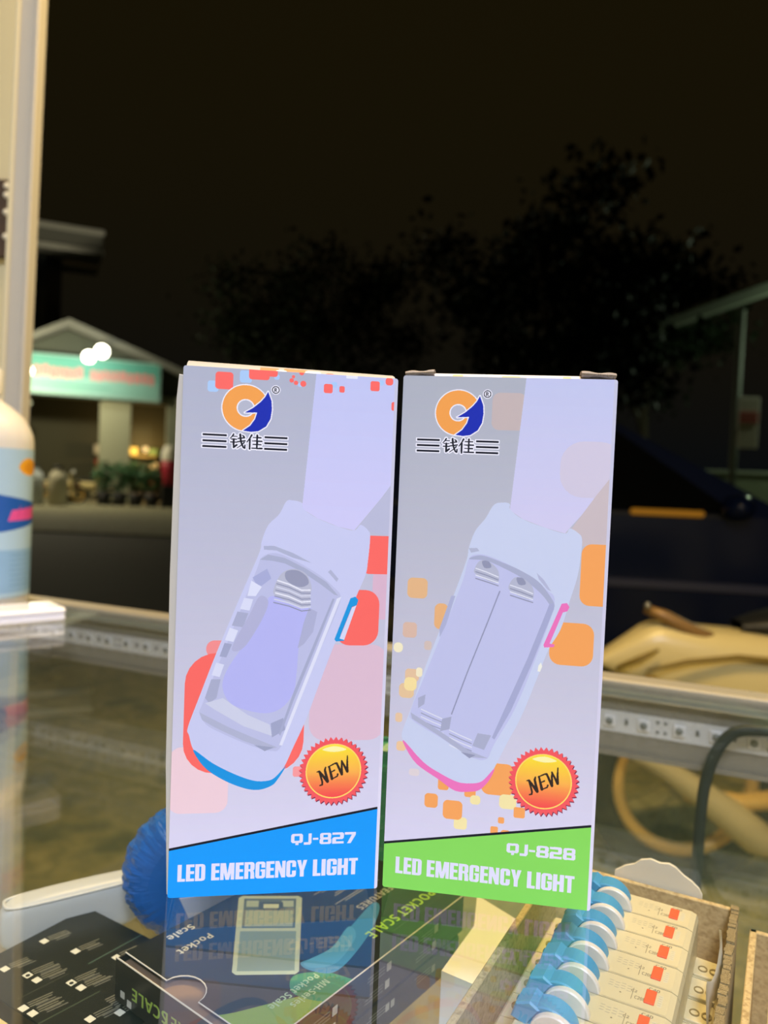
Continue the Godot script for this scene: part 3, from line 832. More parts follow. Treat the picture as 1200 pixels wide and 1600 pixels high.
func street():
	var dirt := grain(["66683a", "979052", "b3a962", "938d4e", "c2b66e"], 0.012, 0.42, 0.9, 0.4, 5)
	dirt.detail_enabled = false
	tag(part("ground", Shape.new().box(Vector3(0, -0.1, -1.0), Vector3(40, 0.2, 8.2)), dirt), "blotchy olive concrete pavement in front of the counter", "ground", "", "structure")
	tag(part("road", Shape.new().box(Vector3(0, -0.13, -9.3), Vector3(120, 0.2, 8.4)), grain(["1d1f1c", "292b27", "222420"], 0.06, 0.6, 0.85, 0.3, 6)), "dark asphalt street behind the counter", "road", "", "structure")
	tag(part("ground_1", Shape.new().box(Vector3(0, -0.1, -32.0), Vector3(120, 0.2, 37.0)), grain(["7c7a5e", "98957a", "8a876c"], 0.03, 0.3, 0.9, 0.2, 8)), "pale concrete forecourt of the shops across the street", "ground", "", "structure")

# ------------------------------------------------------------------ the glass counter
const CO := Vector3(-0.0596, 0, -0.7468)
const CT := -0.4168

func counter_point(x: float, y: float, z: float) -> Vector3:
	return CO + Vector3(x, y, z).rotated(Vector3.UP, CT)

func counter():
	var c := thing("display_counter", "glass topped display counter with pale metal edge rail", "counter", CO, CT)
	part("glass_top", Shape.new().box(Vector3(0.3, 0.947, 0.29), Vector3(1.78, 0.006, 0.56)), m.glass, c)
	var prof := PackedVector2Array([Vector2(-0.0245, 0.89), Vector2(-0.0005, 0.89), Vector2(-0.0005, 0.9435), Vector2(0.0, 0.9502), Vector2(-0.001, 0.9512), Vector2(-0.003, 0.9518), Vector2(-0.012, 0.952), Vector2(-0.0225, 0.952), Vector2(-0.0242, 0.951), Vector2(-0.0245, 0.949)])
	var fr := Shape.new()
	fr.xf = Transform3D(Basis(Vector3.UP, -PI / 2), Vector3.ZERO)      # x of the outline runs along +z
	fr.prism(prof, -1.19, 0.59)
	part("front_rail", fr, m.rail, c)
	var up := Shape.new()
	up.xf = fr.xf
	for y in [0.9385]:
		up.prism(PackedVector2Array([Vector2(-0.001, y), Vector2(0.0055, y), Vector2(0.0055, y + 0.005), Vector2(-0.001, y + 0.005)]), -1.17, 0.57, 0.0008)
	part("glass_seat", up, mat("8b938a", 0.4, 0.4), c)
	var low := Shape.new()
	low.xf = fr.xf
	low.prism(PackedVector2Array([Vector2(-0.004, 0.889), Vector2(0.003, 0.889), Vector2(0.003, 0.8935), Vector2(-0.004, 0.8935)]), -1.17, 0.57, 0.0008)
	part("rail_lip", low, m.rail, c)
	for x in [-0.59, 1.19]:
		part("corner_post", Shape.new().box(Vector3(x, 0.455, -0.015), Vector3(0.03, 0.87, 0.03), 0.002), m.rail, c)
		part("corner_post", Shape.new().box(Vector3(x, 0.4715, 0.575), Vector3(0.03, 0.943, 0.03), 0.002), m.rail, c)
		part("side_glass", Shape.new().box(Vector3(x, 0.69, 0.28), Vector3(0.005, 0.49, 0.55)), m.glass, c)
	part("front_glass", Shape.new().box(Vector3(0.3, 0.665, -0.014), Vector3(1.74, 0.45, 0.005)), m.glass, c)
	part("glass_shelf", Shape.new().box(Vector3(0.3, 0.855, 0.305), Vector3(1.74, 0.006, 0.47)), m.glass, c)
	part("shelf_bearer", Shape.new().box(Vector3(0.3, 0.844, 0.56), Vector3(1.74, 0.016, 0.02), 0.002), m.rail, c)
	part("base_cabinet", Shape.new().box(Vector3(0.3, 0.23, 0.28), Vector3(1.74, 0.42, 0.56), 0.006), mat("b9b2a0", 0.7), c)
	# the strip of small lamps stuck inside the front rail, switched off
	var s := thing("led_strip", "white strip of small square unlit lamps inside the front rail", "light strip", CO, CT)
	part("tape", Shape.new().box(Vector3(0.3, 0.9172, 0.0004), Vector3(1.70, 0.0175, 0.0008)), mat("dcdcd6", 0.55), s)
	var chip: MeshInstance3D
	var window: MeshInstance3D
	var pad: MeshInstance3D
	var resistor: MeshInstance3D
	for k in 58:
		var x := -0.51 + 0.0272 * k
		if k == 0:
			chip = part("lamp_chip", Shape.new().box(Vector3.ZERO, Vector3(0.0096, 0.0096, 0.0022), 0.0008), mat("eeeeea", 0.4), s)
			window = part("lamp_window", Shape.new().soft().lathe([[0.003, 0.0], [0.003, 0.0004], [0.0, 0.0005]], 14), mat("8e9188", 0.3), chip)
			window.rotation.x = PI / 2
			window.position = Vector3(0, 0, 0.0011)
			chip.position = Vector3(x, 0.9175, 0.0018)
			resistor = part("resistor", Shape.new().box(Vector3.ZERO, Vector3(0.0026, 0.0046, 0.0012), 0.0003), mat("77786f", 0.4), s)
			resistor.position = Vector3(x + 0.0136, 0.9178, 0.0013)
			pad = part("solder_pad", Shape.new().soft().ball(Vector3.ZERO, Vector3(0.0015, 0.0015, 0.0006), 8, 5), mat("8c8d86", 0.35, 0.5), s)
			pad.position = Vector3(x + 0.02, 0.921, 0.0009)
		else:
			var cc := again("lamp_chip", chip, s, Vector3(x, 0.9175, 0.0018))
			var ww := again("lamp_window", window, cc, Vector3(0, 0, 0.0011))
			ww.rotation.x = PI / 2
			if k % 3 == 0:
				for q in [[-0.003, 0.004], [0.003, 0.004], [-0.003, -0.004], [0.003, -0.004]]: again("solder_pad", pad, s, Vector3(x + 0.0136 + q[0], 0.9175 + q[1], 0.0009))
			else: again("resistor", resistor, s, Vector3(x + 0.0136, 0.9178, 0.0013))
	# the cable that feeds it
	var pts := []
	for q in [[0.47, 0.934, 0.02], [0.43, 0.9335, 0.015], [0.396, 0.9315, 0.013], [0.376, 0.928, 0.013], [0.3655, 0.9185, 0.014], [0.3585, 0.9025, 0.015], [0.354, 0.88, 0.015], [0.3525, 0.855, 0.015], [0.3522, 0.83, 0.015], [0.3516, 0.80, 0.015], [0.351, 0.70, 0.016], [0.351, 0.46, 0.02]]: pts.append(counter_point(q[0], q[1], q[2]))
	var fine := []
	for i in pts.size() - 1:
		for k in 5: fine.append(pts[i].cubic_interpolate(pts[i + 1], pts[maxi(i - 1, 0)], pts[mini(i + 2, pts.size() - 1)], k / 5.0))
	tag(part("power_cable", Shape.new().soft().tube(fine, 0.0044, 10), mat("1d2724", 0.55)), "thick black cable hanging from the unlit light strip", "cable")

# ------------------------------------------------------------------ the two packs on the glass
func pack(called: String, label: String, at: Vector3, turn: float, h: float, c: Canvas, side_col: String) -> Node3D:
	var o := thing(called, label, "box", at, turn, "lamp packs standing on the glass")
	var w := 0.0791
	var d := 0.052
	var card := mat(side_col, 0.5)
	part("carton_body", Shape.new().box(Vector3(0, h / 2 - 0.0004, -d / 2 - 0.0003), Vector3(w - 0.0008, h - 0.0008, d - 0.0006), 0.0008), card, o)
	var f := Shape.new()
	var r := round_rect(w, h, 0.0009, 3)
	var ids := Geometry2D.triangulate_polygon(r)
	var uv := func(p: Vector2) -> Vector2: return Vector2(p.x / w + 0.5, 0.5 - p.y / h)
	for i in range(0, ids.size(), 3):
		var q := [r[ids[i]], r[ids[i + 1]], r[ids[i + 2]]]
		if (q[1] - q[0]).cross(q[2] - q[0]) < 0: q.reverse()
		f.tri(Vector3(q[0].x, q[0].y + h / 2, 0.0006), Vector3(q[1].x, q[1].y + h / 2, 0.0006), Vector3(q[2].x, q[2].y + h / 2, 0.0006), uv.call(q[0]), uv.call(q[1]), uv.call(q[2]))
	for i in r.size():
		var a: Vector2 = r[i]
		var b: Vector2 = r[(i + 1) % r.size()]
		f.quad(Vector3(a.x, a.y + h / 2, 0), Vector3(b.x, b.y + h / 2, 0), Vector3(b.x, b.y + h / 2, 0.0006), Vector3(a.x, a.y + h / 2, 0.0006), uv.call(a), uv.call(b), uv.call(b), uv.call(a))
	part("front_panel", f, paper(c), o)
	return o

func packs():
	var c1 := Canvas.new(79, 198, 10.0, "dcd6ee")
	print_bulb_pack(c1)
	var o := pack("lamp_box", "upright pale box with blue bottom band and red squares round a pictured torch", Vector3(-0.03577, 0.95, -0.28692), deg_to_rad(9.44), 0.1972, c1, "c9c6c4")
	# lid panel bulging above the front edge, red and white squares on it
	var lc := Canvas.new(79, 52, 6.0, "b9b4ac")
	for q in [[27, 47, 7, 5, "f08a5e"], [36, 46, 9, 6, "f08a5e"], [33, 49, 4, 3, "f3f0ee"], [44, 48, 6, 3, "f3f0ee"], [52, 49, 3, 2, "f0735e"]]: lc.rr(q[0], q[1], q[2], q[3], 1.0, q[4])
	var lid := Shape.new()
	var lift := func(u: float, v: float) -> Vector3:      # v from the front edge to the back
		var x := lerpf(-0.0386, 0.0388, u)
		var bow := sin(minf(v * 5.0, 1.0) * PI / 2)
		return Vector3(x, 0.1966 + bow * lerpf(0.0038, 0.003, u) - v * v * 0.003, 0.0004 - v * 0.051)
	for i in 8:
		for j in 12:
			var q := []
			for e in [[0, 0], [1, 0], [1, 1], [0, 1]]: q.append([(i + e[0]) / 8.0, (j + e[1]) / 12.0])
			lid.soft()
			lid.quad(lift.call(q[0][0], q[0][1]), lift.call(q[1][0], q[1][1]), lift.call(q[2][0], q[2][1]), lift.call(q[3][0], q[3][1]), Vector2(q[0][0], 1 - q[0][1]), Vector2(q[1][0], 1 - q[1][1]), Vector2(q[2][0], 1 - q[2][1]), Vector2(q[3][0], 1 - q[3][1]))
	part("lid_flap", lid, paper(lc), o)
	# side panel springing out past the front edge
	var seam := Shape.new()
	seam.prism(PackedVector2Array([Vector2(-0.0401, 0.0005), Vector2(-0.0395, 0.0), Vector2(-0.0394, 0.194), Vector2(-0.0412, 0.1942), Vector2(-0.0419, 0.185), Vector2(-0.0424, 0.12), Vector2(-0.0418, 0.05)]), -0.049, -0.0012, 0.0002)
	part("side_flap", seam, mat("c3bdb4", 0.6), o)

	var c2 := Canvas.new(79, 198, 10.0, "dcd6ee")
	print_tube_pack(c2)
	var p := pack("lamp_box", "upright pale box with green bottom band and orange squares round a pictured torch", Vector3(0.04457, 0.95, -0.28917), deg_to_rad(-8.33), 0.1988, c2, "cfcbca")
	var l2 := Canvas.new(79, 52, 6.0, "e2dfe2")
	for q in [[18, 47, 4, 4], [37, 48, 7, 4], [60, 47, 3, 4]]: l2.rr(q[0], q[1], q[2], q[3], 0.8, "e9bd8c")
	var lid2 := Shape.new()
	var top := func(u: float, v: float) -> Vector3: return Vector3(lerpf(-0.0388, 0.0388, u), 0.1984 + 0.0026 * sin(minf(v * 8.0, 1.0) * PI / 2) - 0.002 * v, -v * 0.051)
	for j in 8:
		var v0 := j / 8.0
		var v1 := (j + 1) / 8.0
		lid2.quad(top.call(0, v0), top.call(1, v0), top.call(1, v1), top.call(0, v1), Vector2(0, 1 - v0), Vector2(1, 1 - v0), Vector2(1, 1 - v1), Vector2(0, 1 - v1))
	part("lid_flap", lid2, paper(l2), p)
	var tabm := grain(["8d8078", "a89b90", "9a8d84"], 0.05, 60.0, 0.75, 0.03, 12)
	for q in [[-0.0335, 0.011, 0.0, 0.06], [0.0328, 0.0125, 0.0015, -0.05]]:       # crushed ear tabs at the two corners of the lid
		var t := Shape.new()
		var e: float = q[1]
		var yb: float = 0.1992 + q[2] * 0.4
		t.grid(func(u: float, v: float) -> Vector3:
			var a := TAU * u
			var x := lerpf(-e / 2, e / 2, v)
			var crush := 1.0 + 0.25 * sin(v * 9.0 + q[0] * 200.0)
			return Vector3(q[0] + x, yb + 0.0009 + q[3] * x + 0.0011 * crush * sin(a), -0.004 - 0.0045 * cos(a)), 12, 10)
		part("ear_tab", t, tabm, p)

# ------------------------------------------------------------------ what lies on the shelf under the glass
const BW := Vector3(0.7940, 0, 0.6080)

func text_bars(c: Canvas, x: float, y: float, dx: float, dy: float, n: int, len_mm: float, col: String):     # a paragraph too small to read: n broken lines
	var dir := Vector2(dx, dy).normalized()
	var down := Vector2(-dir.y, dir.x)
	for i in n:
		var p := Vector2(x, y) + down * i * 1.5
		var s := 0.0
		var full := len_mm * rng.randf_range(0.65, 1.0)
		while s < full:
			var w := rng.randf_range(0.6, 2.0)
			var a := p + dir * s
			var b := p + dir * minf(s + w, full)
			c.line([a.x, a.y, b.x, b.y], 0.75, col)
			s += w + 0.45

func under_glass():
	var ink := "191c19"
	# --- pocket scale box in the middle, its end flap a little open
	var turn := atan2(-0.608, 0.794)
	var b := thing("scale_box", "black box with a pictured pocket scale and an open notched end flap", "box", Vector3(-0.0282 - 0.0020, 0.874, -0.3621 - 0.0015), turn)
	var c := Canvas.new(89, 148, 10.0, ink)
	c.poly([89, 100, 62, 148, 89, 148], "7f9a36")
	c.smooth([92, 95, 80, 112, 66, 138, 58, 152, 92, 152], "86a43a")
	c.smooth([92, 92, 84, 92, 75, 96, 68, 106, 76, 114, 90, 108], "3f8a52")
	c.smooth([58, 38, 64, 40, 74, 62, 80, 90, 72, 98, 64, 97, 68, 84, 63, 62], "3f84b4")
	c.smooth([62, 62, 70, 66, 76, 86, 71, 96, 65, 96, 67, 80], "4f97c8")
	# the pictured scale, seen turned on the panel
	var quad4 := func(u: float, v: float) -> Array:     # unit square of the picture -> millimetres of the panel
		var a := Vector2(2.5, 78.5).lerp(Vector2(26.6, 57.0), u)
		var z := Vector2(47.6, 122.9).lerp(Vector2(69.0, 103.5), u)
		var p := a.lerp(z, v)
		return [p.x, p.y]
	var pic := func(list: Array, col: String):
		var out := []
		for i in range(0, list.size(), 2): out.append_array(quad4.call(list[i], list[i + 1]))
		c.poly(out, col)
	pic.call([0.06, 0, 0.94, 0, 1, 0.03, 1, 0.97, 0.94, 1, 0.06, 1, 0, 0.97, 0, 0.03], "a9beb0")
	pic.call([0.09, 0.04, 0.91, 0.04, 0.91, 0.45, 0.09, 0.45], "54686b")
	pic.call([0.13, 0.07, 0.32, 0.07, 0.32, 0.16, 0.13, 0.16], "9db2a6"); pic.call([0.68, 0.07, 0.87, 0.07, 0.87, 0.16, 0.68, 0.16], "9db2a6")
	pic.call([0.13, 0.21, 0.87, 0.21, 0.87, 0.43, 0.13, 0.43], "8da39d")
	pic.call([0.34, 0.09, 0.70, 0.09, 0.72, 0.21, 0.32, 0.21], "3b4b50"); pic.call([0.40, 0.12, 0.64, 0.12, 0.64, 0.18, 0.40, 0.18], "b9cbbb")
	pic.call([0.07, 0.49, 0.93, 0.49, 0.93, 0.96, 0.07, 0.96], "76908c")
	c.text("Pocket", 16.0, 109.5, 4.2, "c8cfc4", PI / 2)
	c.text("Scale", 4.0, 110.5, 4.2, "c8cfc4", PI / 2)
	c.text("MH-Series", 79.2, 98.5, 3.4, "a9c294", PI / 2, 0.95)
	c.text("Pocket Scale", 73.2, 98.5, 3.6, "a9c294", PI / 2, 0.95)
	c.text("POCKET SCALE", 71.5, 8.5, 5.6, "9fd03e", PI / 2, 1.0)
	c.text("FEATURES", 53.5, 19.5, 4.2, "a7aa9f", PI / 2)
	for k in 4: text_bars(c, 46.0 - k * 7.0, 18.0 + k * 4.0, 0, 1, 2, 34.0 - k * 3.0, "8d9088")
	c.line([80.5, 4, 80.5, 50], 0.5, "3d4a3c")
	var top := Shape.new()
	var out := PackedVector2Array()
	for q in [[-44.5, 74.0], [-44.5, -69.0]]: out.append(Vector2(q[0], q[1]))
	for i in 11:
		var a := PI - PI * i / 10.0
		out.append(Vector2(-4.5 + cos(a) * 10.5, -69.0 + sin(a) * 9.5))
	for q in [[44.5, -69.0], [44.5, 74.0]]: out.append(Vector2(q[0], q[1]))
	out.reverse()
	var ids := Geometry2D.triangulate_polygon(out)
	for i in range(0, ids.size(), 3):
		var q := [out[ids[i]], out[ids[i + 1]], out[ids[i + 2]]]
		if (q[1] - q[0]).cross(q[2] - q[0]) < 0: q.reverse()
		var P := func(v: Vector2, y: float) -> Vector3: return Vector3(v.x / 1000.0, y, -v.y / 1000.0)
		var U := func(v: Vector2) -> Vector2: return Vector2((v.x + 44.5) / 89.0, (74.0 - v.y) / 148.0)
		top.tri(P.call(q[0], 0.019), P.call(q[1], 0.019), P.call(q[2], 0.019), U.call(q[0]), U.call(q[1]), U.call(q[2]))
		top.tri(P.call(q[0], 0.0185), P.call(q[2], 0.0185), P.call(q[1], 0.0185))
	part("top_panel", top, paper(c, 0.35, 0.5), b)
	var edge := Shape.new()      # the white cut edge of the card round the notch
	var line := []
	for i in out.size():
		if out[i].y < -50.0: line.append(Vector3(out[i].x / 1000.0, 0.0188, -out[i].y / 1000.0))
	edge.tube(line, 0.0003, 6)
	part("cut_edge", edge, mat("d8d6c8", 0.7), b)
	var cs := Canvas.new(148, 19, 8.0, "20221f")
	for q in [[25.4, 6.5], [27, 14.4], [64.5, 6.7], [65.4, 14.6], [102.2, 7.5], [103.2, 14.8]]:
		c = cs
		cs.rr(q[0] - 1.7, q[1] - 2.0, 3.4, 4.0, 0.3, "b9bcb2")
		text_bars(cs, q[0] + 3.4, q[1] - 1.4, 1, 0.0, 3, 13.0, "5d6059")
	var side := Shape.new()
	side.quad(Vector3(0.0445, 0, 0.074), Vector3(0.0445, 0, -0.074), Vector3(0.0445, 0.0188, -0.074), Vector3(0.0445, 0.0188, 0.074), Vector2(1, 1), Vector2(0, 1), Vector2(0, 0), Vector2(1, 0))
	side.quad(Vector3(0.0441, 0, -0.074), Vector3(0.0441, 0, 0.074), Vector3(0.0441, 0.0188, 0.074), Vector3(0.0441, 0.0188, -0.074), Vector2.ZERO, Vector2.ZERO, Vector2.ZERO, Vector2.ZERO)
	part("side_panel", side, paper(cs, 0.35, 0.5), b)
	var cf := Canvas.new(89, 19, 8.0, "201f1b")
	cf.text("SCALE", 37.0, 8.2, 5.4, "8fae4c", PI, 1.15)
	cf.text("POCKET", 66.0, 8.2, 5.4, "8fae4c", PI, 1.15)
	cf.rr(4.0, 13.0, 3.2, 3.2, 0.3, "b9bcb2"); cf.rr(9.0, 15.0, 3.2, 3.2, 0.3, "b9bcb2")
	var front := Shape.new()
	front.quad(Vector3(-0.0445, 0, 0.074), Vector3(0.0445, 0, 0.074), Vector3(0.0445, 0.0188, 0.074), Vector3(-0.0445, 0.0188, 0.074))
	front.quad(Vector3(0.0445, 0, 0.0735), Vector3(-0.0445, 0, 0.0735), Vector3(-0.0445, 0.0188, 0.0735), Vector3(0.0445, 0.0188, 0.0735), Vector2.ZERO, Vector2.ZERO, Vector2.ZERO, Vector2.ZERO)
	part("end_flap", front, paper(cf, 0.35, 0.5), b)
	var fe := Shape.new()
	fe.tube([Vector3(-0.0445, 0.0189, 0.0738), Vector3(0.0445, 0.0189, 0.0738)], 0.00035, 6)
	fe.tube([Vector3(0.0444, 0.0189, 0.074), Vector3(0.0444, 0.0189, -0.074)], 0.0003, 6)
	part("fold_edge", fe, mat("cfcdbd", 0.7), b)
	part("tray", Shape.new().box(Vector3(0, 0.001, 0), Vector3(0.088, 0.002, 0.147)), m.dark, b)
	part("inner_flap", Shape.new().box(Vector3(-0.001, 0.0155, 0.05), Vector3(0.084, 0.0006, 0.044)), mat("75604a", 0.8), b)
	part("back_panel", Shape.new().box(Vector3(0, 0.0092, -0.0735), Vector3(0.088, 0.0184, 0.0008)), m.dark, b)
	part("back_panel", Shape.new().box(Vector3(-0.0441, 0.0092, 0), Vector3(0.0008, 0.0184, 0.147)), m.dark, b)
	# --- second box under it
	var u := thing("scale_box", "black printed box under the box with the pictured scale", "box", Vector3(-0.0282, 0.858, -0.3621) + BW * 0.0155 + Vector3(-0.003, 0, 0.004), turn)
	part("box_body", Shape.new().box(Vector3(0, 0.008, 0), Vector3(0.054, 0.0158, 0.15), 0.0006), mat("242722", 0.4), u)
	var cu := Canvas.new(150, 15, 6.0, "242722")
	for q in [22, 56, 60, 92, 126]:
		cu.rr(q, 4.0, 3.0, 3.6, 0.3, "a3a69a")
		text_bars(cu, q + 4.4, 3.8, 1, 0, 3, 14.0, "6a6d64")
	var us := Shape.new()
	us.quad(Vector3(0.0272, 0.0008, 0.0745), Vector3(0.0272, 0.0008, -0.0745), Vector3(0.0272, 0.0152, -0.0745), Vector3(0.0272, 0.0152, 0.0745), Vector2(1, 1), Vector2(0, 1), Vector2(0, 0), Vector2(1, 0))
	part("printed_side", us, paper(cu, 0.4, 0.4), u)
	# --- printed black box on the left
	var ta := atan2(-0.527, 0.85)
	var av := Vector3(0.85, 0, 0.527)
	var ad := Vector3(-0.527, 0, 0.85)
	var ca := Canvas.new(92, 68, 12.0, "171915")
	for q in [[0.5, 31.6], [19.8, 27.8], [39.7, 19.5], [5.0, 55.1], [17.6, 51.7], [24.0, 51.4], [38.3, 43.6], [44.7, 43.2], [36.2, 66.0], [42.3, 65.6], [65.0, 53.8], [66, 30], [72, 44]]:
		var x: float = q[0] + 8.0
		var y: float = q[1]
		ca.rr(x - 2.2, y - 1.8, 4.0, 3.4, 0.3, "d5d7c4")
		if int(q[0]) in [17, 38]: ca.disc(x, y, 1.0, "171915")
		text_bars(ca, x - 1.6, y - 3.2, 0.22, -1, 3, 11.0, "6f6f5e")
		text_bars(ca, x + 2.6, y - 4.6, 0.22, -1, 2, 9.0, "63645a")
	ca.line([40.8, 30.1, 42.8, -2], 0.9, "44584a")
	ca.line([57.7, 68, 61.3, 40], 0.8, "3c4636")
	ca.line([36.7, 63.8, 39.5, 40], 0.6, "3a3d32")
	for k in 3: text_bars(ca, 68.0 + k * 3.0, 42.0, 0.2, -1, 2, 12.0, "6f6f62")
	var A := thing("scale_box", "black box printed with small columns of text and white check squares", "box", Vector3(-0.1438, 0.858, -0.4001) + av * 0.038 + ad * 0.034, ta)
	part("box_body", Shape.new().box(Vector3(0, 0.0072, 0), Vector3(0.092, 0.0144, 0.068), 0.0005), mat("191b17", 0.45), A)
	var at := Shape.new()
	at.box(Vector3(0, 0.0146, 0), Vector3(0.0915, 0.0003, 0.0675))
	var ap := Shape.new()
	ap.quad(Vector3(-0.046, 0.0149, 0.034), Vector3(0.046, 0.0149, 0.034), Vector3(0.046, 0.0149, -0.034), Vector3(-0.046, 0.0149, -0.034))
	ap.quad(Vector3(-0.046, 0.0145, -0.034), Vector3(0.046, 0.0145, -0.034), Vector3(0.046, 0.0145, 0.034), Vector3(-0.046, 0.0145, 0.034), Vector2.ZERO, Vector2.ZERO, Vector2.ZERO, Vector2.ZERO)
	part("printed_top", ap, paper(ca, 0.4, 0.4), A)
	# --- yellow card box in front of it, at the very corner of the picture
	var y := thing("card_box", "small yellow card box in front of the black box with check squares", "box", Vector3(-0.1438, 0.858, -0.4001) + av * 0.02 + ad * 0.108, ta)
	part("card_body", Shape.new().box(Vector3(0, 0.0055, 0), Vector3(0.075, 0.011, 0.07), 0.0008), mat("d8b955", 0.5), y)
	part("card_lid", Shape.new().box(Vector3(0, 0.0118, -0.002), Vector3(0.077, 0.0022, 0.066), 0.0006), mat("c9bb85", 0.5), y)
	# --- milky plastic tray behind it
	var milky := mat("cfd3cc", 0.35)
	milky.backlight_enabled = true
	milky.backlight = Color(0.5, 0.5, 0.5)
	var f := thing("plastic_tray", "milky white rounded plastic tray behind the black box with check squares", "tray", Vector3(-0.1572, 0.858, -0.4035), 0.573)
	var body := Shape.new().soft()
	var sup := func(a: float, b2: float, p: float, t: float) -> Vector2:
		var cc := cos(t)
		var ss := sin(t)
		return Vector2(a * signf(cc) * pow(absf(cc), p), b2 * signf(ss) * pow(absf(ss), p))
	body.grid(func(uu: float, vv: float) -> Vector3:
		var r: Vector2 = sup.call(0.037, 0.0085, 0.5, -TAU * uu)
		var q: Vector2 = sup.call(1.0, 1.0, 0.5, PI * (vv - 0.5))
		return Vector3(r.x * q.x, 0.014 + 0.014 * q.y, r.y * q.x), 48, 16)
	part("tray_shell", body, milky, f)
	var rim := []
	for i in 41:
		var r: Vector2 = sup.call(0.0345, 0.0072, 0.5, TAU * i / 40.0)
		rim.append(Vector3(r.x, 0.0254, r.y))
	part("tray_rim", Shape.new().soft().tube(rim, 0.0008, 8, false), milky, f)
	# --- crinkled blue roll behind the pale box with the blue band
	var br := thing("plastic_roll", "bright blue crinkled plastic roll behind the box with the blue band", "roll", Vector3(-0.0955, 0.8945, -0.4085), 0.25)
	var bn := FastNoiseLite.new()
	bn.seed = 4
	bn.frequency = 60.0
	var roll := Shape.new()
	roll.grid(func(uu: float, vv: float) -> Vector3:
		var t := -TAU * uu
		var s := PI * (vv - 0.5)
		var rad := 0.0362 * pow(absf(cos(s)), 0.45) * (1.0 + 0.006 * sin(uu * TAU * 34.0) * absf(cos(s)) + 0.06 * bn.get_noise_3d(cos(t) * 0.1, sin(t) * 0.1, vv * 0.1))
		return Vector3(cos(t) * rad, sin(t) * rad, 0.018 * sin(s)), 180, 18)
	var blue := mat("0f62b8", 0.32)
	part("roll_wrap", roll, blue, br)
	var lab := Shape.new()
	lab.prism(PackedVector2Array([Vector2(0.005, -0.032), Vector2(0.029, -0.016), Vector2(0.027, -0.004), Vector2(-0.007, -0.006)]), 0.0175, 0.0186, 0.0003)
	part("roll_label", lab, mat("c3c8d2", 0.5), br)
	# --- green packet glimpsed between the two packs
	var g := thing("plastic_packet", "sea green plastic packet glimpsed between the two upright boxes", "packet", Vector3(-0.004, 0.858, -0.485), 0.2)
	var pk := Shape.new()
	pk.grid(func(uu: float, vv: float) -> Vector3:
		var t := -TAU * uu
		var s := PI * (vv - 0.5)
		var thick := pow(absf(cos(s)), 0.5)
		return Vector3(cos(t) * 0.03 * (0.72 + 0.28 * thick) + 0.002 * sin(vv * 31.0), 0.042 + 0.042 * sin(s), sin(t) * 0.014 * thick + 0.0015 * sin(vv * 47.0 + uu * 13.0)), 26, 24)
	part("packet_film", pk, mat("3fae8c", 0.3), g)
	var crimp := Shape.new()
	for k in 9: crimp.box(Vector3(-0.019 + k * 0.0048, 0.0835, 0.0006 * (k % 2)), Vector3(0.0049, 0.006, 0.0012), 0.0003)
	part("packet_seal", crimp, mat("4cbb98", 0.35), g)
	# --- white foam block between the boxes and the breaker carton
	var fo := thing("foam_block", "white foam block between the black boxes and the breaker carton", "block", Vector3.ZERO)
	var fb := Shape.new()
	fb.xf = Transform3D(Basis(Vector3.RIGHT, -PI / 2), Vector3.ZERO)
	fb.prism(PackedVector2Array([Vector2(0.0585, 0.405), Vector2(0.0795, 0.379), Vector2(0.0705, 0.362), Vector2(0.051, 0.329), Vector2(0.0345, 0.3395), Vector2(0.0535, 0.376)]), 0.858, 0.888, 0.0015)
	part("foam", fb, mat("e6e8e0", 0.9), fo)

# ------------------------------------------------------------------ cartons with circuit breakers
const KT := -0.4887
func carton_at(w: float, y: float, d: float, from := Vector3(0.0951, 0, -0.3864)) -> Vector3:
	return from + Vector3(0.883, 0, 0.4695) * w + Vector3(-0.4695, 0, 0.883) * d + Vector3(0, y, 0)

func carton(label: String, at: Vector3, w: float, depth: float, h: float):
	var o := thing("carton", label, "carton", at, KT, "")
	part("carton_base", Shape.new().box(Vector3(w / 2, 0.0015, depth / 2), Vector3(w, 0.003, depth)), m.kraft, o)
	var t := 0.003
	part("wall_flap", Shape.new().box(Vector3(w / 2, h / 2, t / 2), Vector3(w, h, t), 0.0004), m.kraft, o)
	part("wall_flap", Shape.new().box(Vector3(w / 2, h / 2, depth - t / 2), Vector3(w, h, t), 0.0004), m.kraft, o)
	part("wall_flap", Shape.new().box(Vector3(t / 2, h / 2, depth / 2), Vector3(t, h, depth), 0.0004), m.kraft, o)
	part("wall_flap", Shape.new().box(Vector3(w - t / 2, h / 2, depth / 2), Vector3(t, h, depth), 0.0004), m.kraft, o)
	var e := Shape.new()      # torn, fluted upper edge on the right
	for k in 60:
		var z := depth * (k + 0.5) / 60.0
		e.box(Vector3(w - t / 2 + rng.randf_range(-0.0003, 0.0003), h + rng.randf_range(-0.0004, 0.0009), z), Vector3(t * rng.randf_range(0.9, 1.15), 0.002, depth / 58.0))
	part("torn_edge", e, m.kraft_edge, o)
	return o

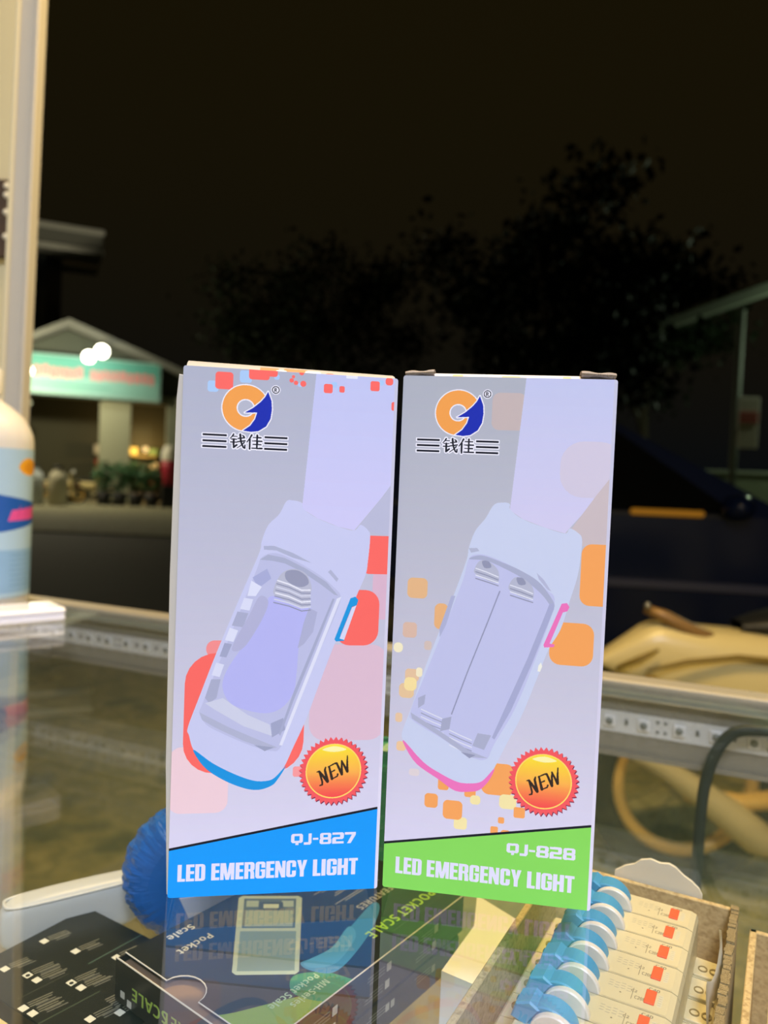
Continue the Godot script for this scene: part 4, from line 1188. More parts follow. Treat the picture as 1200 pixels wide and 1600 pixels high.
func breaker() -> Node3D:
	var b := thing("circuit_breaker", "cream circuit breaker with blue lever", "breaker", Vector3.ZERO, KT, "circuit breakers in the cartons")
	var prof := PackedVector2Array()
	for q in [[-34.5, 0], [-34.5, 43], [-33.5, 44], [-25, 44.5], [-25, 51], [-24, 52], [-20.5, 52], [-20.5, 64], [-19.5, 65], [25.5, 65], [27.6, 64.2], [28.5, 62], [28.5, 45.5], [38, 45], [39, 44], [39, 0]]: prof.append(Vector2(q[0], q[1]) / 1000.0)
	part("housing", Shape.new().prism(prof, -0.0076, 0.0076, 0.0004), m.breaker, b)
	var lv := Shape.new().soft(1)
	lv.xf = Transform3D(Basis().scaled(Vector3(0.82, 0.74, 1.0)), Vector3(-0.0085, 0.0642, 0))
	var arc := half_disc(0.0112, 18)
	lv.flat()
	lv.prism(arc, -0.0042, 0.0042, 0.0006)
	lv.prism(PackedVector2Array([Vector2(-0.0155, 0.002), Vector2(-0.0085, 0.0), Vector2(-0.003, 0.009), Vector2(-0.0075, 0.0118), Vector2(-0.0135, 0.0092)]), -0.0048, 0.0048, 0.0007)
	var lever := part("lever", lv, m.lever, b)
	part("lever_slot", Shape.new().box(Vector3(-0.0197, 0.0683, 0.0), Vector3(0.0012, 0.0042, 0.0022), 0.0002), mat("1f5c78", 0.6), lever)
	for s in [-1]:
		var fe := Shape.new()
		fe.xf = Transform3D(Basis(), Vector3(-0.0056, 0.0642, 0.0062 * -s))
		fe.prism(half_disc(0.0084, 18), -0.0014, 0.0014, 0.0004)
		part("lever_guard", fe, m.white_plastic, b)
	var face := Shape.new()
	face.quad(Vector3(0.0035, 0.06512, 0.0072), Vector3(0.0255, 0.06512, 0.0072), Vector3(0.0255, 0.06512, -0.0072), Vector3(0.0035, 0.06512, -0.0072))
	face.quad(Vector3(0.0035, 0.06495, -0.0072), Vector3(0.0255, 0.06495, -0.0072), Vector3(0.0255, 0.06495, 0.0072), Vector3(0.0035, 0.06495, 0.0072), Vector2.ZERO, Vector2.ZERO, Vector2.ZERO, Vector2.ZERO)
	part("printed_face", face, m.breaker_print, b)
	part("indicator", Shape.new().box(Vector3(0.0192, 0.0653, -0.0004), Vector3(0.0036, 0.0007, 0.0082), 0.0002), m.orange, b)
	for q in [[-0.0298, 0.0446], [-0.0225, 0.0522], [0.0318, 0.0455], [0.0362, 0.0455]]:
		var hs := Shape.new().soft()
		hs.lathe([[0.0019, -0.003], [0.0019, 0.0002], [0.0015, 0.0003], [0.0014, -0.0004], [0.0, -0.0005]], 14)
		var hole := part("terminal_hole", hs, m.hole, b)
		hole.position = Vector3(q[0], q[1], 0.0)
		hole.scale = Vector3(1.0 if q[0] > -0.03 else 1.25, 1, 1.15)
	part("terminal_rib", Shape.new().box(Vector3(0.0335, 0.0458, 0.0066), Vector3(0.0095, 0.0014, 0.001), 0.0002), m.breaker, b)
	return b

func breakers():
	var c := Canvas.new(22, 14.4, 22.0, "d0c6a0")
	var grey := "b3ad95"
	for k in 4:
		for r in 3: c.line([1.0 + k * 2.2, 3.6 + r * 1.5 + (k % 2) * 0.5, 2.2 + k * 2.2, 3.6 + r * 1.5 + (k % 2) * 0.5], 0.5, grey)
	c.disc(5.6, 9.2, 0.35, "857e68")
	c.line([9.6, 4.2, 9.6, 11.0], 0.22, "857e68")
	c.text("C2", 8.9, 6.6, 1.5, "857e68", -0.0, 0.9)
	c.text("C20N", 10.6, 10.2, 1.9, "857e68", -PI / 2 * 0.0, 0.62)
	c.text("C40", 14.4, 2.5, 1.7, "857e68", 0.0, 1.0)
	c.rr(18.3, 3.6, 1.6, 7.0, 0.2, "cfcbb0")
	for k in 5: c.line([18.5, 4.4 + k * 1.3, 19.6, 4.4 + k * 1.3], 0.3, grey)
	m.breaker_print = paper(c, 0.45, 0.0)
	carton("open brown carton holding the row of blue levered breakers", carton_at(-0.001, 0.858, -0.002), 0.0865, 0.155, 0.0595)
	carton("second open brown carton beside the one with seven breakers", carton_at(0.0905, 0.858, -0.006), 0.0865, 0.15, 0.05)
	var b := breaker()
	var which := ["farthest of the row, against the back of the carton", "second from the back of the carton", "third from the back of the carton", "fourth from the back of the carton", "fifth from the back of the carton", "sixth from the back of the carton", "seventh from the back of the carton"]
	for k in 7:
		var at := carton_at(0.0425, 0.861, 0.0365 + 0.0157 * k)
		var l: String = "cream circuit breaker with blue lever, " + which[k]
		if k == 0:
			b.position = at
			b.set_meta("label", l)
		else: copy(b, l, at, KT)
	for k in 3: copy(b, "cream circuit breaker in the second carton, %s" % ["lying nearest its back wall", "second from its back wall", "third from its back wall"][k], carton_at(0.134, 0.861, 0.052 + 0.0157 * k) - Vector3(0, 0.0, 0), KT)
	# torn white film behind the carton's back wall and along its right wall
	var film := mat("f2ecd6", 0.6)
	film.backlight_enabled = true
	film.backlight = Color(0.6, 0.6, 0.6)
	var s := thing("torn_film", "torn white plastic film sticking up behind the breaker carton", "film", carton_at(0.028, 0.858, -0.0045), KT)
	var tf := Shape.new()
	tf.prism(PackedVector2Array([Vector2(0.0, 0.0), Vector2(0.042, 0.0), Vector2(0.0415, 0.060), Vector2(0.040, 0.0628), Vector2(0.0365, 0.0655), Vector2(0.033, 0.0672), Vector2(0.029, 0.0702), Vector2(0.026, 0.0712), Vector2(0.022, 0.0704), Vector2(0.0175, 0.0712), Vector2(0.013, 0.0697), Vector2(0.010, 0.0668), Vector2(0.006, 0.0650), Vector2(0.001, 0.0612)]), -0.0009, 0.0009, 0.0002)
	part("film_sheet", tf, film, s)
	var s2 := thing("torn_film", "thin white film strip hanging inside the right wall of the breaker carton", "film", carton_at(0.0805, 0.861, 0.03), KT)
	var sf := Shape.new()
	sf.grid(func(u: float, v: float) -> Vector3: return Vector3(-0.0022 * v * v + 0.0014 * sin(u * 9.0) + 0.001, 0.02 + 0.041 * v - 0.012 * u * v + 0.004 * sin(u * 14.0) * v, 0.07 * u), 16, 6)
	sf.grid(func(u: float, v: float) -> Vector3: return Vector3(-0.0022 * v * v + 0.0014 * sin((1 - u) * 9.0) + 0.0014, 0.02 + 0.041 * v - 0.012 * (1 - u) * v + 0.004 * sin((1 - u) * 14.0) * v, 0.07 * (1 - u)), 16, 6)
	part("film_sheet", sf, film, s2)

# ------------------------------------------------------------------ left end of the counter
func on_counter_left():
	var c := Canvas.new(95, 165, 5.0, "a9c6de")
	c.rr(0, 0, 3, 165, 0, "bcd3e4")
	c.smooth([36, 20, 42, 12, 52, 10, 62, 13, 68, 20, 62, 27, 52, 29.5, 42, 27], "e9a632")
	c.smooth([42, 20, 52, 14, 62, 19, 60, 25, 48, 26], "dd9526")
	c.poly([12, 52, 18, 51, 95, 66, 95, 78, 20, 92, 12, 92], "2459ae")
	c.poly([30, 68, 90, 62, 90, 77, 26, 80], "e0559c")
	for k in 5: c.line([36 + k * 9.0, 79, 39.5 + k * 9.0, 63.5], 0.9, "c9438c")
	c.fill([c.pts([0, 112, 95, 112, 95, 160, 0, 160])], "86acd2")
	for k in 7: c.line([30, 118 + k * 5.5, 95, 119 + k * 5.5], 0.9, "6b93bf")
	var b := thing("bottle", "white plastic bottle with pale blue label beside the window post", "bottle", Vector3(-0.4472, 0.95, -0.842), 0.0)
	b.rotation.z = deg_to_rad(-0.8)
	var wm := mat("d6d2cc", 0.4)
	wm.subsurf_scatter_enabled = true
	wm.subsurf_scatter_strength = 0.1
	part("bottle_body", Shape.new().soft().lathe([[0.0, 0.0], [0.047, 0.0], [0.0522, 0.003], [0.0539, 0.01], [0.0541, 0.184], [0.053, 0.193], [0.049, 0.203], [0.042, 0.2135], [0.03, 0.2235], [0.02, 0.23], [0.0165, 0.235], [0.0165, 0.247], [0.0, 0.247]], 40), wm, b)
	var lb := Shape.new().soft()
	var turn := atan2(0.4335, 0.838)
	lb.lathe([[0.0545, 0.018], [0.0545, 0.178]], 40, Vector3.ZERO, turn, turn + 2.05)
	part("bottle_label", lb, paper(c, 0.35, 0.3), b)
	part("bottle_cap", Shape.new().soft().lathe([[0.0195, 0.236], [0.0195, 0.262], [0.018, 0.2645], [0.0, 0.2645]], 24), mat("e9e6e0", 0.4), b)
	var k := thing("white_case", "flat white plastic case lying on the glass before the bottle", "case", Vector3(-0.3262, 0.95, -0.7936), deg_to_rad(42))
	var cm := mat("e4e3ee", 0.3)
	part("case_base", Shape.new().box(Vector3(-0.09, 0.0034, -0.024), Vector3(0.18, 0.0066, 0.048), 0.0016), cm, k)
	part("case_lid", Shape.new().box(Vector3(-0.09, 0.0104, -0.024), Vector3(0.1806, 0.0072, 0.0486), 0.002), cm, k)

# ------------------------------------------------------------------ street: scooters, car
func scooter(label: String, at: Vector3, turn: float, tint: Material) -> Node3D:   # side view: rear wheel at the origin, nose along +x
	var o := thing("motor_scooter", label, "scooter", at, turn, "")
	var ax := Vector3(0, 0, 1)
	for q in [[0.0, "rear"], [1.22, "front"]]:
		var c := Vector3(q[0], 0.285, 0)
		var w := part("tyre", Shape.new().soft().ring(c, ax, 0.245, 0.04, 48, 12), m.tyre, o)
		part("rim", Shape.new().soft().ring(c, ax, 0.193, 0.02, 48, 10), m.gold, w)
		part("hub", Shape.new().soft().tube([c + ax * -0.06, c + ax * 0.06], 0.045, 16), m.steel, w)
		var sp := Shape.new()
		for k in 18:
			var d := Vector3(cos(TAU * k / 18), sin(TAU * k / 18), 0)
			sp.tube([c + d * 0.04 + ax * 0.03 * (1 if k % 2 else -1), c + d * 0.192], 0.0014, 5)
		part("spokes", sp, m.dark, w)
	# swing arm, exhaust and shock on the near side
	part("swing_arm", Shape.new().soft().tube([Vector3(-0.03, 0.29, 0.085), Vector3(0.12, 0.27, 0.085), Vector3(0.42, 0.3, 0.07)], [0.02, 0.024, 0.03], 12), m.gold, o)
	part("exhaust_pipe", Shape.new().soft().tube([Vector3(-0.22, 0.42, 0.1), Vector3(-0.12, 0.375, 0.105), Vector3(-0.02, 0.315, 0.107), Vector3(0.08, 0.245, 0.108), Vector3(0.16, 0.185, 0.108), Vector3(0.2, 0.16, 0.105), Vector3(0.45, 0.18, 0.08)], [0.02, 0.026, 0.034, 0.044, 0.048, 0.03, 0.02], 16), m.shell, o)
	part("fender", Shape.new().soft().grid(func(u: float, v: float) -> Vector3:
		var t := lerpf(0.25, 2.7, u)
		var p := PI * (v - 0.5)
		return Vector3(cos(PI - t) * -0.315 * 1.0, 0.285 + sin(t) * 0.315, 0) + Vector3(0, 0, sin(p) * 0.055) - Vector3(cos(t), sin(t), 0) * 0.018 * (1 - cos(p)), 20, 8), m.dark, o)
	# cream tail and side shell
	var shell := Shape.new().soft()
	shell.grid(func(u: float, v: float) -> Vector3:
		var x := lerpf(-0.285, 0.75, u)
		var k := (x + 0.285) / 0.16
		var hi := 0.63 + 0.115 * k if k < 1.0 else 0.745 - 0.05 * (x + 0.125)
		var lo := maxf(0.626 - 0.44 * (x + 0.285), 0.45)
		var wide := 0.025 + 0.115 * sin(minf((x + 0.285) / 0.6, 1.0) * PI / 2)
		var t := TAU * v
		var c := cos(t)
		var s := sin(t)
		return Vector3(x, (hi + lo) / 2 + (hi - lo) / 2 * signf(s) * pow(absf(s), 0.7), wide * signf(c) * pow(absf(c), 0.6)), 36, 28)
	part("tail_shell", shell, tint, o)
	var dark_line := mat("77621f", 0.6)
	part("shell_groove", Shape.new().soft().tube([Vector3(-0.235, 0.625, 0.072), Vector3(-0.18, 0.655, 0.09), Vector3(-0.13, 0.685, 0.098)], [0.005, 0.009, 0.004], 8), dark_line, o)
	part("shell_groove", Shape.new().soft().tube([Vector3(-0.16, 0.628, 0.104), Vector3(-0.06, 0.66, 0.12), Vector3(0.07, 0.68, 0.132), Vector3(0.22, 0.672, 0.14), Vector3(0.38, 0.64, 0.143)], [0.004, 0.007, 0.008, 0.01, 0.008], 8), dark_line, o)
	part("shell_groove", Shape.new().soft().tube([Vector3(-0.165, 0.612, 0.1), Vector3(-0.1, 0.59, 0.115), Vector3(-0.03, 0.565, 0.125)], [0.011, 0.008, 0.006], 8), dark_line, o)
	part("seat", Shape.new().soft().grid(func(u: float, v: float) -> Vector3:
		var x := lerpf(0.12, 0.8, u)
		var t := TAU * v
		return Vector3(x, 0.745 + 0.03 * sin(u * PI) + 0.045 * sin(t) * pow(sin(PI * clampf(u, 0.02, 0.98)), 0.4), 0.13 * cos(t) * pow(sin(PI * clampf(u, 0.02, 0.98)), 0.4)), 20, 18), m.dark, o)
	part("grab_bar", Shape.new().soft().tube([Vector3(-0.15, 0.785, 0.03), Vector3(-0.1, 0.768, 0.045), Vector3(-0.05, 0.744, 0.055), Vector3(0.0, 0.724, 0.06), Vector3(0.035, 0.716, 0.06)], [0.012, 0.018, 0.018, 0.018, 0.012], 12), mat("8a6a3c", 0.4, 0.2), o)
	part("bolt", Shape.new().soft().ball(Vector3(-0.15, 0.797, 0.05), Vector3.ONE * 0.009, 10, 6), m.steel, o)
	part("tail_light", Shape.new().soft().ball(Vector3(0.245, 0.6, 0.14), Vector3(0.045, 0.033, 0.02), 18, 10), mat("c8321e", 0.3), o)
	part("badge", Shape.new().soft().ball(Vector3(0.29, 0.645, 0.14), Vector3(0.03, 0.02, 0.01), 14, 8), mat("6fb78d", 0.4), o)
	# front half, out of the picture to the right
	part("floor_board", Shape.new().box(Vector3(0.85, 0.33, 0), Vector3(0.42, 0.05, 0.3), 0.015), tint, o)
	part("leg_shield", Shape.new().soft().grid(func(u: float, v: float) -> Vector3:
		var t := TAU * u
		return Vector3(1.04 + 0.09 * (v - 0.5) * -1 + 0.03 * cos(t), lerpf(0.34, 0.98, v), 0.17 * sin(t) * (0.75 + 0.25 * v)), 20, 12), tint, o)
	part("fork", Shape.new().soft().tube([Vector3(1.22, 0.285, 0.07), Vector3(1.12, 0.62, 0.06), Vector3(1.02, 1.0, 0.0)], 0.02, 10), m.steel, o)
	part("handlebar", Shape.new().soft().tube([Vector3(0.95, 1.04, -0.32), Vector3(1.0, 1.03, -0.12), Vector3(1.0, 1.03, 0.12), Vector3(0.95, 1.04, 0.32)], 0.014, 10), m.dark, o)
	part("headlight", Shape.new().soft().ball(Vector3(1.09, 1.0, 0), Vector3(0.05, 0.07, 0.08), 16, 10), mat("d9dcd6", 0.1), o)
	return o

func parked_scooters():
	var s := scooter("cream scooter with golden wheel rims parked close behind the counter", Vector3(0.888, 0, -2.16), 0.0, m.shell)
	copy(s, "scooter parked under the turquoise shop sign, nearest the window post", Vector3(-11.0, 0, -24.2), 0.4)
	copy(s, "scooter parked under the turquoise shop sign, beside the potted plants", Vector3(-10.2, 0, -24.9), 0.3)

func car():
	var o := thing("car", "dark blue car parked in the street behind the green banded box", "car", Vector3(1.35, 0, -4.95), -0.16)
	# side outline, nose along +x
	var prof := PackedVector2Array()
	for q in [[-2.05, 0.32], [-2.1, 0.6], [-2.05, 0.92], [-1.9, 0.99], [-0.9, 1.0], [0.72, 1.0], [1.05, 0.98], [1.55, 0.9], [1.9, 0.8], [2.02, 0.66], [2.02, 0.36], [1.9, 0.24], [1.62, 0.24], [1.58, 0.42], [1.46, 0.56], [1.3, 0.61], [1.14, 0.56], [1.02, 0.42], [0.98, 0.24], [-0.98, 0.24], [-1.02, 0.42], [-1.14, 0.56], [-1.3, 0.61], [-1.46, 0.56], [-1.58, 0.42], [-1.62, 0.24], [-1.95, 0.24]]: prof.append(Vector2(q[0], q[1]))
	part("car_body", Shape.new().prism(prof, -0.82, 0.82, 0.03), m.navy, o)
	var cab := Shape.new()
	var lo := [[-1.75, 0.985], [1.05, 0.985], [0.35, 1.47], [-1.15, 1.49]]
	var bot := []
	var topp := []
	for z in [0.8, -0.8]:
		bot.append(Vector3(-1.85, 0.985, z)); bot.append(Vector3(0.98, 0.985, z))
		topp.append(Vector3(-1.2, 1.49, z * 0.78)); topp.append(Vector3(0.02, 1.5, z * 0.78))
	var mid := Vector3(-0.5, 1.2, 0)
	cab.out_quad(bot[0], bot[1], topp[1], topp[0], mid)
	cab.out_quad(bot[2], bot[3], topp[3], topp[2], mid)
	cab.out_quad(topp[0], topp[1], topp[3], topp[2], mid)
	cab.out_quad(bot[1], bot[3], topp[3], topp[1], mid)
	cab.out_quad(bot[0], bot[2], topp[2], topp[0], mid)
	part("cabin", cab, m.navy, o)
	var tinted := mat("07090c", 0.08)
	for z in [1, -1]:
		for q in [[-1.15, -0.4, -1.0, -0.42], [-0.34, 0.66, -0.34, 0.02]]:
			var w := Shape.new()
			var pt := func(x: float, t: float) -> Vector3: return Vector3(x, lerpf(1.01, 1.455, t), z * (lerpf(0.8, 0.8 * 0.78, (lerpf(1.01, 1.455, t) - 0.985) / 0.51) + 0.004))
			w.out_quad(pt.call(q[0], 0), pt.call(q[1], 0), pt.call(q[3], 1), pt.call(q[2], 1), mid)
			part("side_window", w, tinted, o)
		part("belt_trim", Shape.new().box(Vector3(-0.5, 0.995, z * 0.815), Vector3(2.3, 0.02, 0.02), 0.004), m.dark, o)
		part("side_moulding", Shape.new().box(Vector3(0, 0.62, z * 0.825), Vector3(1.9, 0.05, 0.02), 0.006), mat("3a3d55", 0.35), o)
		part("door_handle", Shape.new().box(Vector3(-0.35, 0.86, z * 0.83), Vector3(0.2, 0.03, 0.03), 0.008), m.navy, o)
		part("mirror", Shape.new().soft().ball(Vector3(0.62, 1.05, z * 0.92), Vector3(0.08, 0.07, 0.11), 14, 10), m.navy, o)
		part("headlight", Shape.new().soft().ball(Vector3(1.86, 0.72, z * 0.6), Vector3(0.16, 0.07, 0.16), 16, 10), mat("c9d2e0", 0.08), o)
		for x in [-1.3, 1.3]:
			var wh := part("wheel", Shape.new().soft().ring(Vector3(x, 0.32, z * 0.72), Vector3(0, 0, 1), 0.23, 0.09, 36, 12), m.tyre, o)
			part("hub_cap", Shape.new().soft().tube([Vector3(x, 0.32, z * 0.68), Vector3(x, 0.32, z * 0.79)], 0.17, 24), m.steel, wh)
	var ws := Shape.new()
	ws.out_quad(Vector3(0.93, 1.02, 0.72), Vector3(0.93, 1.02, -0.72), Vector3(0.07, 1.475, -0.58), Vector3(0.07, 1.475, 0.58), Vector3(-0.8, 0.2, 0))
	part("windscreen", ws, tinted, o)
	part("amber_reflection_bar", Shape.new().box(Vector3(0.29, 1.005, 0.835), Vector3(0.38, 0.036, 0.03), 0.012), glow("a8741c", 0.3), o)  # imitates a yellow reflection on the window sill with faint glow, no lamp
	for q in [[0.93, 1.1], [1.05, 1.13]]: part("chrome_stud", Shape.new().soft().ball(Vector3(q[0] - 0.2, q[1] - 0.02, 0.7), Vector3.ONE * 0.012, 10, 6), m.steel, o)

# ------------------------------------------------------------------ across the street
func shop_opposite():
	var o := thing("roadside_shop", "small gabled shop with turquoise sign across the street", "building", Vector3(-10.2, 0, -26.0), 0.42)
	var wall := mat("7f8470", 0.8)
	var dark := mat("2a2e29", 0.8)
	part("back_wall", Shape.new().box(Vector3(0, 1.9, -3.0), Vector3(7.0, 3.8, 0.2)), mat("4a4a38", 0.8), o)
	part("side_wall", Shape.new().box(Vector3(3.5, 1.9, -1.4), Vector3(0.2, 3.8, 3.2)), dark, o)
	part("side_wall", Shape.new().box(Vector3(-3.5, 1.9, -1.4), Vector3(0.2, 3.8, 3.2)), dark, o)
	part("pillar", Shape.new().box(Vector3(0.95, 1.75, 0.1), Vector3(1.0, 3.5, 0.3), 0.02), mat("a3a68c", 0.8), o)
	part("pillar", Shape.new().box(Vector3(2.9, 1.75, 0.1), Vector3(0.5, 3.5, 0.3), 0.02), wall, o)
	part("lintel", Shape.new().box(Vector3(0, 3.6, 0.1), Vector3(7.2, 0.3, 0.34), 0.02), wall, o)
	var roof := Shape.new()
	roof.prism(PackedVector2Array([Vector2(-4.0, 4.0), Vector2(-0.6, 5.75), Vector2(4.2, 4.1), Vector2(4.2, 4.25), Vector2(-0.6, 5.95), Vector2(-4.0, 4.18)]), -3.4, 0.9, 0.02)
	part("roof", roof, mat("6d7069", 0.7), o)
	var gable := Shape.new()
	gable.prism(PackedVector2Array([Vector2(-3.6, 3.7), Vector2(3.6, 3.7), Vector2(3.6, 4.3), Vector2(-0.6, 5.7), Vector2(-3.6, 4.15)]), 0.0, 0.12, 0.01)
	part("gable_wall", gable, mat("42493f", 0.8), o)
	# the sign: two words too blurred to read
	var c := Canvas.new(460, 120, 2.0, "4fae98")
	c.grade(0.0, 120.0, "4f958a", "8ab5b0")
	c.rr(8, 8, 444, 104, 4, "549a90")
	c.fill([c.pts([8, 60, 452, 60, 452, 112, 8, 112])], "7fb3ac")
	rng.seed = 21
	for r in [[20, 215], [240, 440]]:
		var x: float = r[0]
		while x < r[1]:
			var w := rng.randf_range(12, 22)
			c.rr(x, 34 + rng.randf_range(-3, 3), w, 34, 6, "c97f80")
			c.rr(x + w * 0.35, 44, w * 0.3, 10, 3, "7fa8a2")
			x += w + 4.0
	c.line([30, 92, 300, 92], 4, "4a8a80")
	var sf := Shape.new()
	sf.quad(Vector3(-2.3, 3.55, 0.62), Vector3(2.3, 3.55, 0.62), Vector3(2.3, 4.75, 0.62), Vector3(-2.3, 4.75, 0.62))
	part("sign_face", sf, paper(c, 0.5, 0.0), o)
	part("sign_frame", Shape.new().box(Vector3(0, 4.15, 0.55), Vector3(4.72, 1.32, 0.12), 0.02), mat("8fb3ab", 0.6), o)
	# lamps over the sign and inside
	for q in [[0.35, 4.85, 1.9, 5.0, 0.21], [-0.02, 4.66, 1.75, 2.0, 0.19]]:
		part("sign_lamp", Shape.new().soft().ball(Vector3(q[0], q[1], q[2]), Vector3.ONE * q[4], 14, 8), glow("fffbe0", 12.0), o)
		part("lamp_arm", Shape.new().tube([Vector3(q[0], q[1] + 0.2, q[2]), Vector3(q[0], q[1] + 0.35, 1.1), Vector3(q[0], q[1] + 0.1, 0.6)], 0.03, 8), dark, o)
		bulb_lamp(Vector3(q[0], q[1], q[2] ), "fffbf0", q[3] * 0.28, o, q[4])
	part("inside_lamp", Shape.new().soft().ball(Vector3(2.2, 1.95, -1.9), Vector3.ONE * 0.1, 12, 8), glow("ffd68a", 1.6), o)
	bulb_lamp(Vector3(2.2, 1.95, -1.9), "ffcf86", 2.0, o, 0.1, 20.0)
	var shelf := Shape.new()
	for k in 3: shelf.box(Vector3(1.6, 0.6 + k * 0.55, -2.7), Vector3(2.2, 0.05, 0.4))
	part("wall_shelf", shelf, mat("93834f", 0.7), o)
	for k in 12:
		part("goods", Shape.new().box(Vector3(0.7 + (k % 4) * 0.6 + 0.08 * sin(k * 3.0), 0.78 + (k / 4) * 0.55, -2.65), Vector3(0.34, 0.3 + 0.06 * sin(k * 5.0), 0.25), 0.02), mat(["c9b765", "a5472f", "d8d2bc", "5d7a4d"][(k * 3 + k / 4) % 4], 0.6), o)
	part("tube_shade", Shape.new().box(Vector3(-2.6, 3.2, 0.2), Vector3(1.9, 0.12, 0.16), 0.02), mat("a8b3a4", 0.6), o)
	# a lamp farther along the street
	var lamp := thing("street_lamp", "small bright lamp on a thin post beside the window post", "lamp", Vector3(-10.55, 0, -22.6))
	part("lamp_post", Shape.new().soft().tube([Vector3(0, 0, 0), Vector3(0, 3.8, 0)], 0.04, 10), m.dark, lamp)
	part("lamp_globe", Shape.new().soft().ball(Vector3(0, 3.93, 0), Vector3.ONE * 0.13, 14, 8), glow("fff4cf", 9.0), lamp)
	bulb_lamp(Vector3(0, 3.93, 0), "fff0c8", 16.0, lamp, 0.13)
	# things in front of the shop
	var cool := thing("drinks_cooler", "red drinks cooler with white top in front of the far shop", "cooler", Vector3(-6.9, 0, -24.6), 0.4)
	part("cooler_tank", Shape.new().soft().lathe([[0.0, 0.7], [0.2, 0.7], [0.27, 1.25], [0.27, 1.5], [0.0, 1.5]], 20), mat("a8243a", 0.5), cool)
	part("cooler_lid", Shape.new().soft().lathe([[0.28, 1.5], [0.28, 1.7], [0.2, 1.95], [0.0, 2.0]], 20), mat("d9d6c4", 0.5), cool)
	part("stand", Shape.new().box(Vector3(0, 0.35, 0), Vector3(0.5, 0.7, 0.5), 0.02), m.dark, cool)
	var leafy := mat("3f6b45", 0.6)
	rng.seed = 33
	for k in 4:
		var pl := thing("potted_plant", ["bushy plant in a dark pot in front of the pale pillar", "bushy plant in a dark pot, second from the pale pillar", "bushy plant in a dark pot, third from the pale pillar", "bushy plant in a dark pot beside the red cooler"][k], "plant", Vector3(-9.0 + k * 0.5, 0, -24.6 - 0.05 * k), 0.0, "potted plants in front of the far shop")
		part("pot", Shape.new().soft().lathe([[0.0, 0.0], [0.18, 0.0], [0.25, 0.42], [0.22, 0.42], [0.0, 0.4]], 18), m.dark, pl)
		part("stem", Shape.new().tube([Vector3(0, 0.35, 0), Vector3(0.02, 0.8, 0.02)], 0.025, 7), mat("4c4630", 0.8), pl)
		foliage("leaves", pl, leafy, 240, 0.16, func() -> Vector3:
			var d := Vector3(rng.randfn(), rng.randfn(), rng.randfn()).normalized() * pow(rng.randf(), 0.4)
			return Vector3(0, 0.95, 0) + d * Vector3(0.38, 0.5, 0.38))
	for q in [[-10.45, "dented white plastic drum by the parked scooter"], [-9.75, "cream plastic drum by the parked scooter"]]:
		var d := thing("plastic_drum", q[1], "drum", Vector3(q[0], 0, -22.9))
		part("drum_body", Shape.new().soft().lathe([[0.0, 0.0], [0.24, 0.0], [0.27, 0.1], [0.27, 0.75], [0.22, 0.95], [0.12, 1.05], [0.12, 1.12], [0.0, 1.12]], 20), mat("b9c3c8" if q[0] < -10 else "c9c4ac", 0.5), d)
		part("drum_cap", Shape.new().soft().lathe([[0.13, 1.1], [0.13, 1.2], [0.0, 1.2]], 14), m.dark, d)
	# taller house behind, its eaves catching the lamps
	var h := thing("tall_house", "dark taller house with a flat slab roof left of the gabled shop", "building", Vector3(-13.9, 0, -29.5), 0.42)
	part("house_wall", Shape.new().box(Vector3(-0.6, 4.6, -2.0), Vector3(3.6, 9.2, 3.6)), mat("2e3433", 0.8), h)
	part("house_column", Shape.new().box(Vector3(-0.9, 4.6, 0.0), Vector3(0.5, 9.2, 0.4), 0.02), mat("5c6c70", 0.8), h)
	part("house_column", Shape.new().box(Vector3(0.5, 4.6, 0.0), Vector3(0.25, 9.2, 0.4), 0.02), mat("3a4446", 0.8), h)
	var slab := Shape.new()
	slab.box(Vector3(0, 9.75, -0.8), Vector3(5.2, 0.9, 3.6), 0.03)
	part("roof_slab", slab, mat("868984", 0.8), h)
	part("slab_band", Shape.new().box(Vector3(0, 10.12, 1.03), Vector3(5.3, 0.2, 0.12), 0.02), mat("d8dad4", 0.8), h)
	part("slab_band", Shape.new().box(Vector3(0, 9.38, 1.03), Vector3(5.3, 0.2, 0.12), 0.02), mat("d8dad4", 0.8), h)
	part("upper_window", Shape.new().box(Vector3(-0.2, 6.6, -0.19), Vector3(0.9, 1.2, 0.06), 0.01), mat("161c20", 0.1), h)

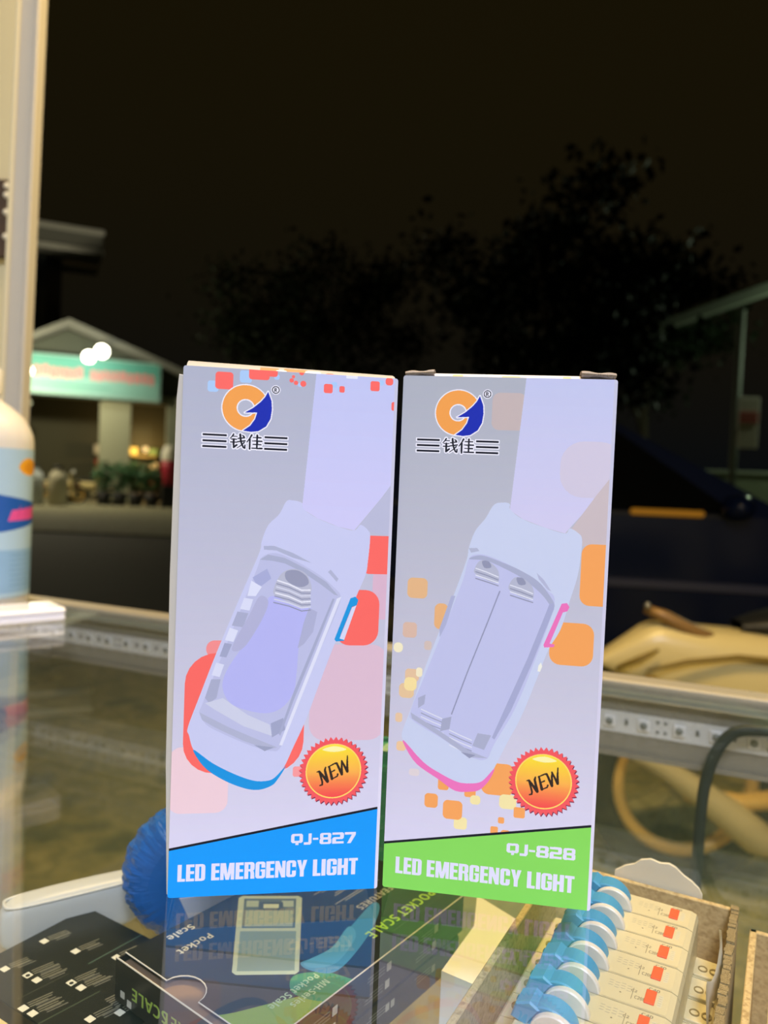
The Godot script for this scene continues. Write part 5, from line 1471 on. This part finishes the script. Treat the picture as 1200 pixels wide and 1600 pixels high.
func far_things():
	# open roadside canopy and its post, on the right
	var o := thing("roadside_canopy", "dim sloping canopy edge on a thin post far beyond the car", "canopy", Vector3(9.0, 0, -20.0))
	part("canopy_post", Shape.new().soft().tube([Vector3(0.0, 0, 0), Vector3(0.0, 5.9, 0)], 0.1, 12), mat("5c6058", 0.7), o)
	var bm := Shape.new()
	bm.prism(PackedVector2Array([Vector2(-2.4, 5.15), Vector2(4.0, 7.6), Vector2(4.0, 8.0), Vector2(-2.4, 5.4)]), -0.15, 0.35, 0.02)
	part("canopy_edge", bm, mat("6b7262", 0.7), o)
	part("canopy_sheet", Shape.new().prism(PackedVector2Array([Vector2(-2.2, 5.36), Vector2(4.0, 7.9), Vector2(4.0, 7.96), Vector2(-2.2, 5.42)]), -4.0, -0.15), mat("3f443c", 0.8), o)
	part("added_canopy_lamp", Shape.new().soft().ball(Vector3(3.4, 6.1, 0.8), Vector3.ONE * 0.12, 12, 8), glow("e8ffd8", 4.0), o)  # bulb added out of frame to brighten the canopy edge and sign board
	bulb_lamp(Vector3(3.4, 6.1, 0.8), "e6ffd6", 12.0, o, 0.12)
	var s := thing("road_sign", "small white sign board with a red band on the canopy post", "sign", Vector3(9.22, 2.35, -19.75), -0.1)
	part("sign_board", Shape.new().box(Vector3(0, 0.65, 0), Vector3(0.5, 1.3, 0.05), 0.01), mat("c8beb2", 0.6), s)
	part("sign_band", Shape.new().box(Vector3(0, 0.78, 0.03), Vector3(0.46, 0.3, 0.02), 0.005), mat("b05a50", 0.6), s)
	part("sign_bracket", Shape.new().box(Vector3(-0.1, 0.5, -0.09), Vector3(0.1, 0.1, 0.16), 0.01), m.dark, s)
	var wall := thing("garden_wall", "low pale plastered wall behind the car by the canopy post", "wall", Vector3(12.0, 0, -20.8))
	part("wall_face", Shape.new().box(Vector3(0, 0.85, 0), Vector3(7.0, 1.7, 0.2), 0.02), grain(["5c6650", "7a7f68", "687058"], 0.03, 0.5, 0.9, 0.2, 14), wall)
	part("wall_cap", Shape.new().box(Vector3(0, 1.74, 0), Vector3(7.1, 0.1, 0.3), 0.02), mat("7c806e", 0.8), wall)
	# trees over the street
	var bark := mat("3a3224", 0.9)
	var leaf := mat("121d0c", 0.6, 0.0, 0.25)
	rng.seed = 51
	var spots := [[3.2, -15.5, 4.6, "dark leafy tree above the green banded box"], [8.6, -26.0, 6.2, "dark leafy tree beyond the canopy post"], [-2.6, -27.0, 6.4, "dark leafy tree above the blue banded box"]]
	for q in spots:
		var t := thing("tree", q[3], "tree", Vector3(q[0], 0, q[1]), 0.0, "trees across the street")
		var h: float = q[2]
		part("trunk", Shape.new().soft().tube([Vector3(0, 0, 0), Vector3(0.1, h * 0.3, 0), Vector3(-0.05, h * 0.7, 0.1), Vector3(0.1, h * 1.2, 0)], [0.22, 0.17, 0.13, 0.05], 10), bark, t)
		for k in 5:
			var a: float = TAU * k / 5.0 + q[0]
			part("branch", Shape.new().soft().tube([Vector3(0, h * (0.5 + 0.07 * k), 0), Vector3(cos(a) * h * 0.2, h * (0.72 + 0.06 * k), sin(a) * h * 0.2), Vector3(cos(a) * h * 0.42, h * (0.85 + 0.08 * k), sin(a) * h * 0.42)], [0.08, 0.05, 0.02], 7), bark, t)
		var clumps := []
		for k in 22:
			var d := Vector3(rng.randfn(), rng.randfn() * 0.7, rng.randfn()).normalized() * pow(rng.randf(), 0.5)
			clumps.append(Vector3(0, h * 1.02, 0) + d * h * 0.55)
		foliage("leaves", t, leaf, 7000, 0.2, func() -> Vector3:
			var c: Vector3 = clumps[rng.randi() % clumps.size()]
			return c + Vector3(rng.randfn(), rng.randfn() * 0.7, rng.randfn()) * h * 0.085)
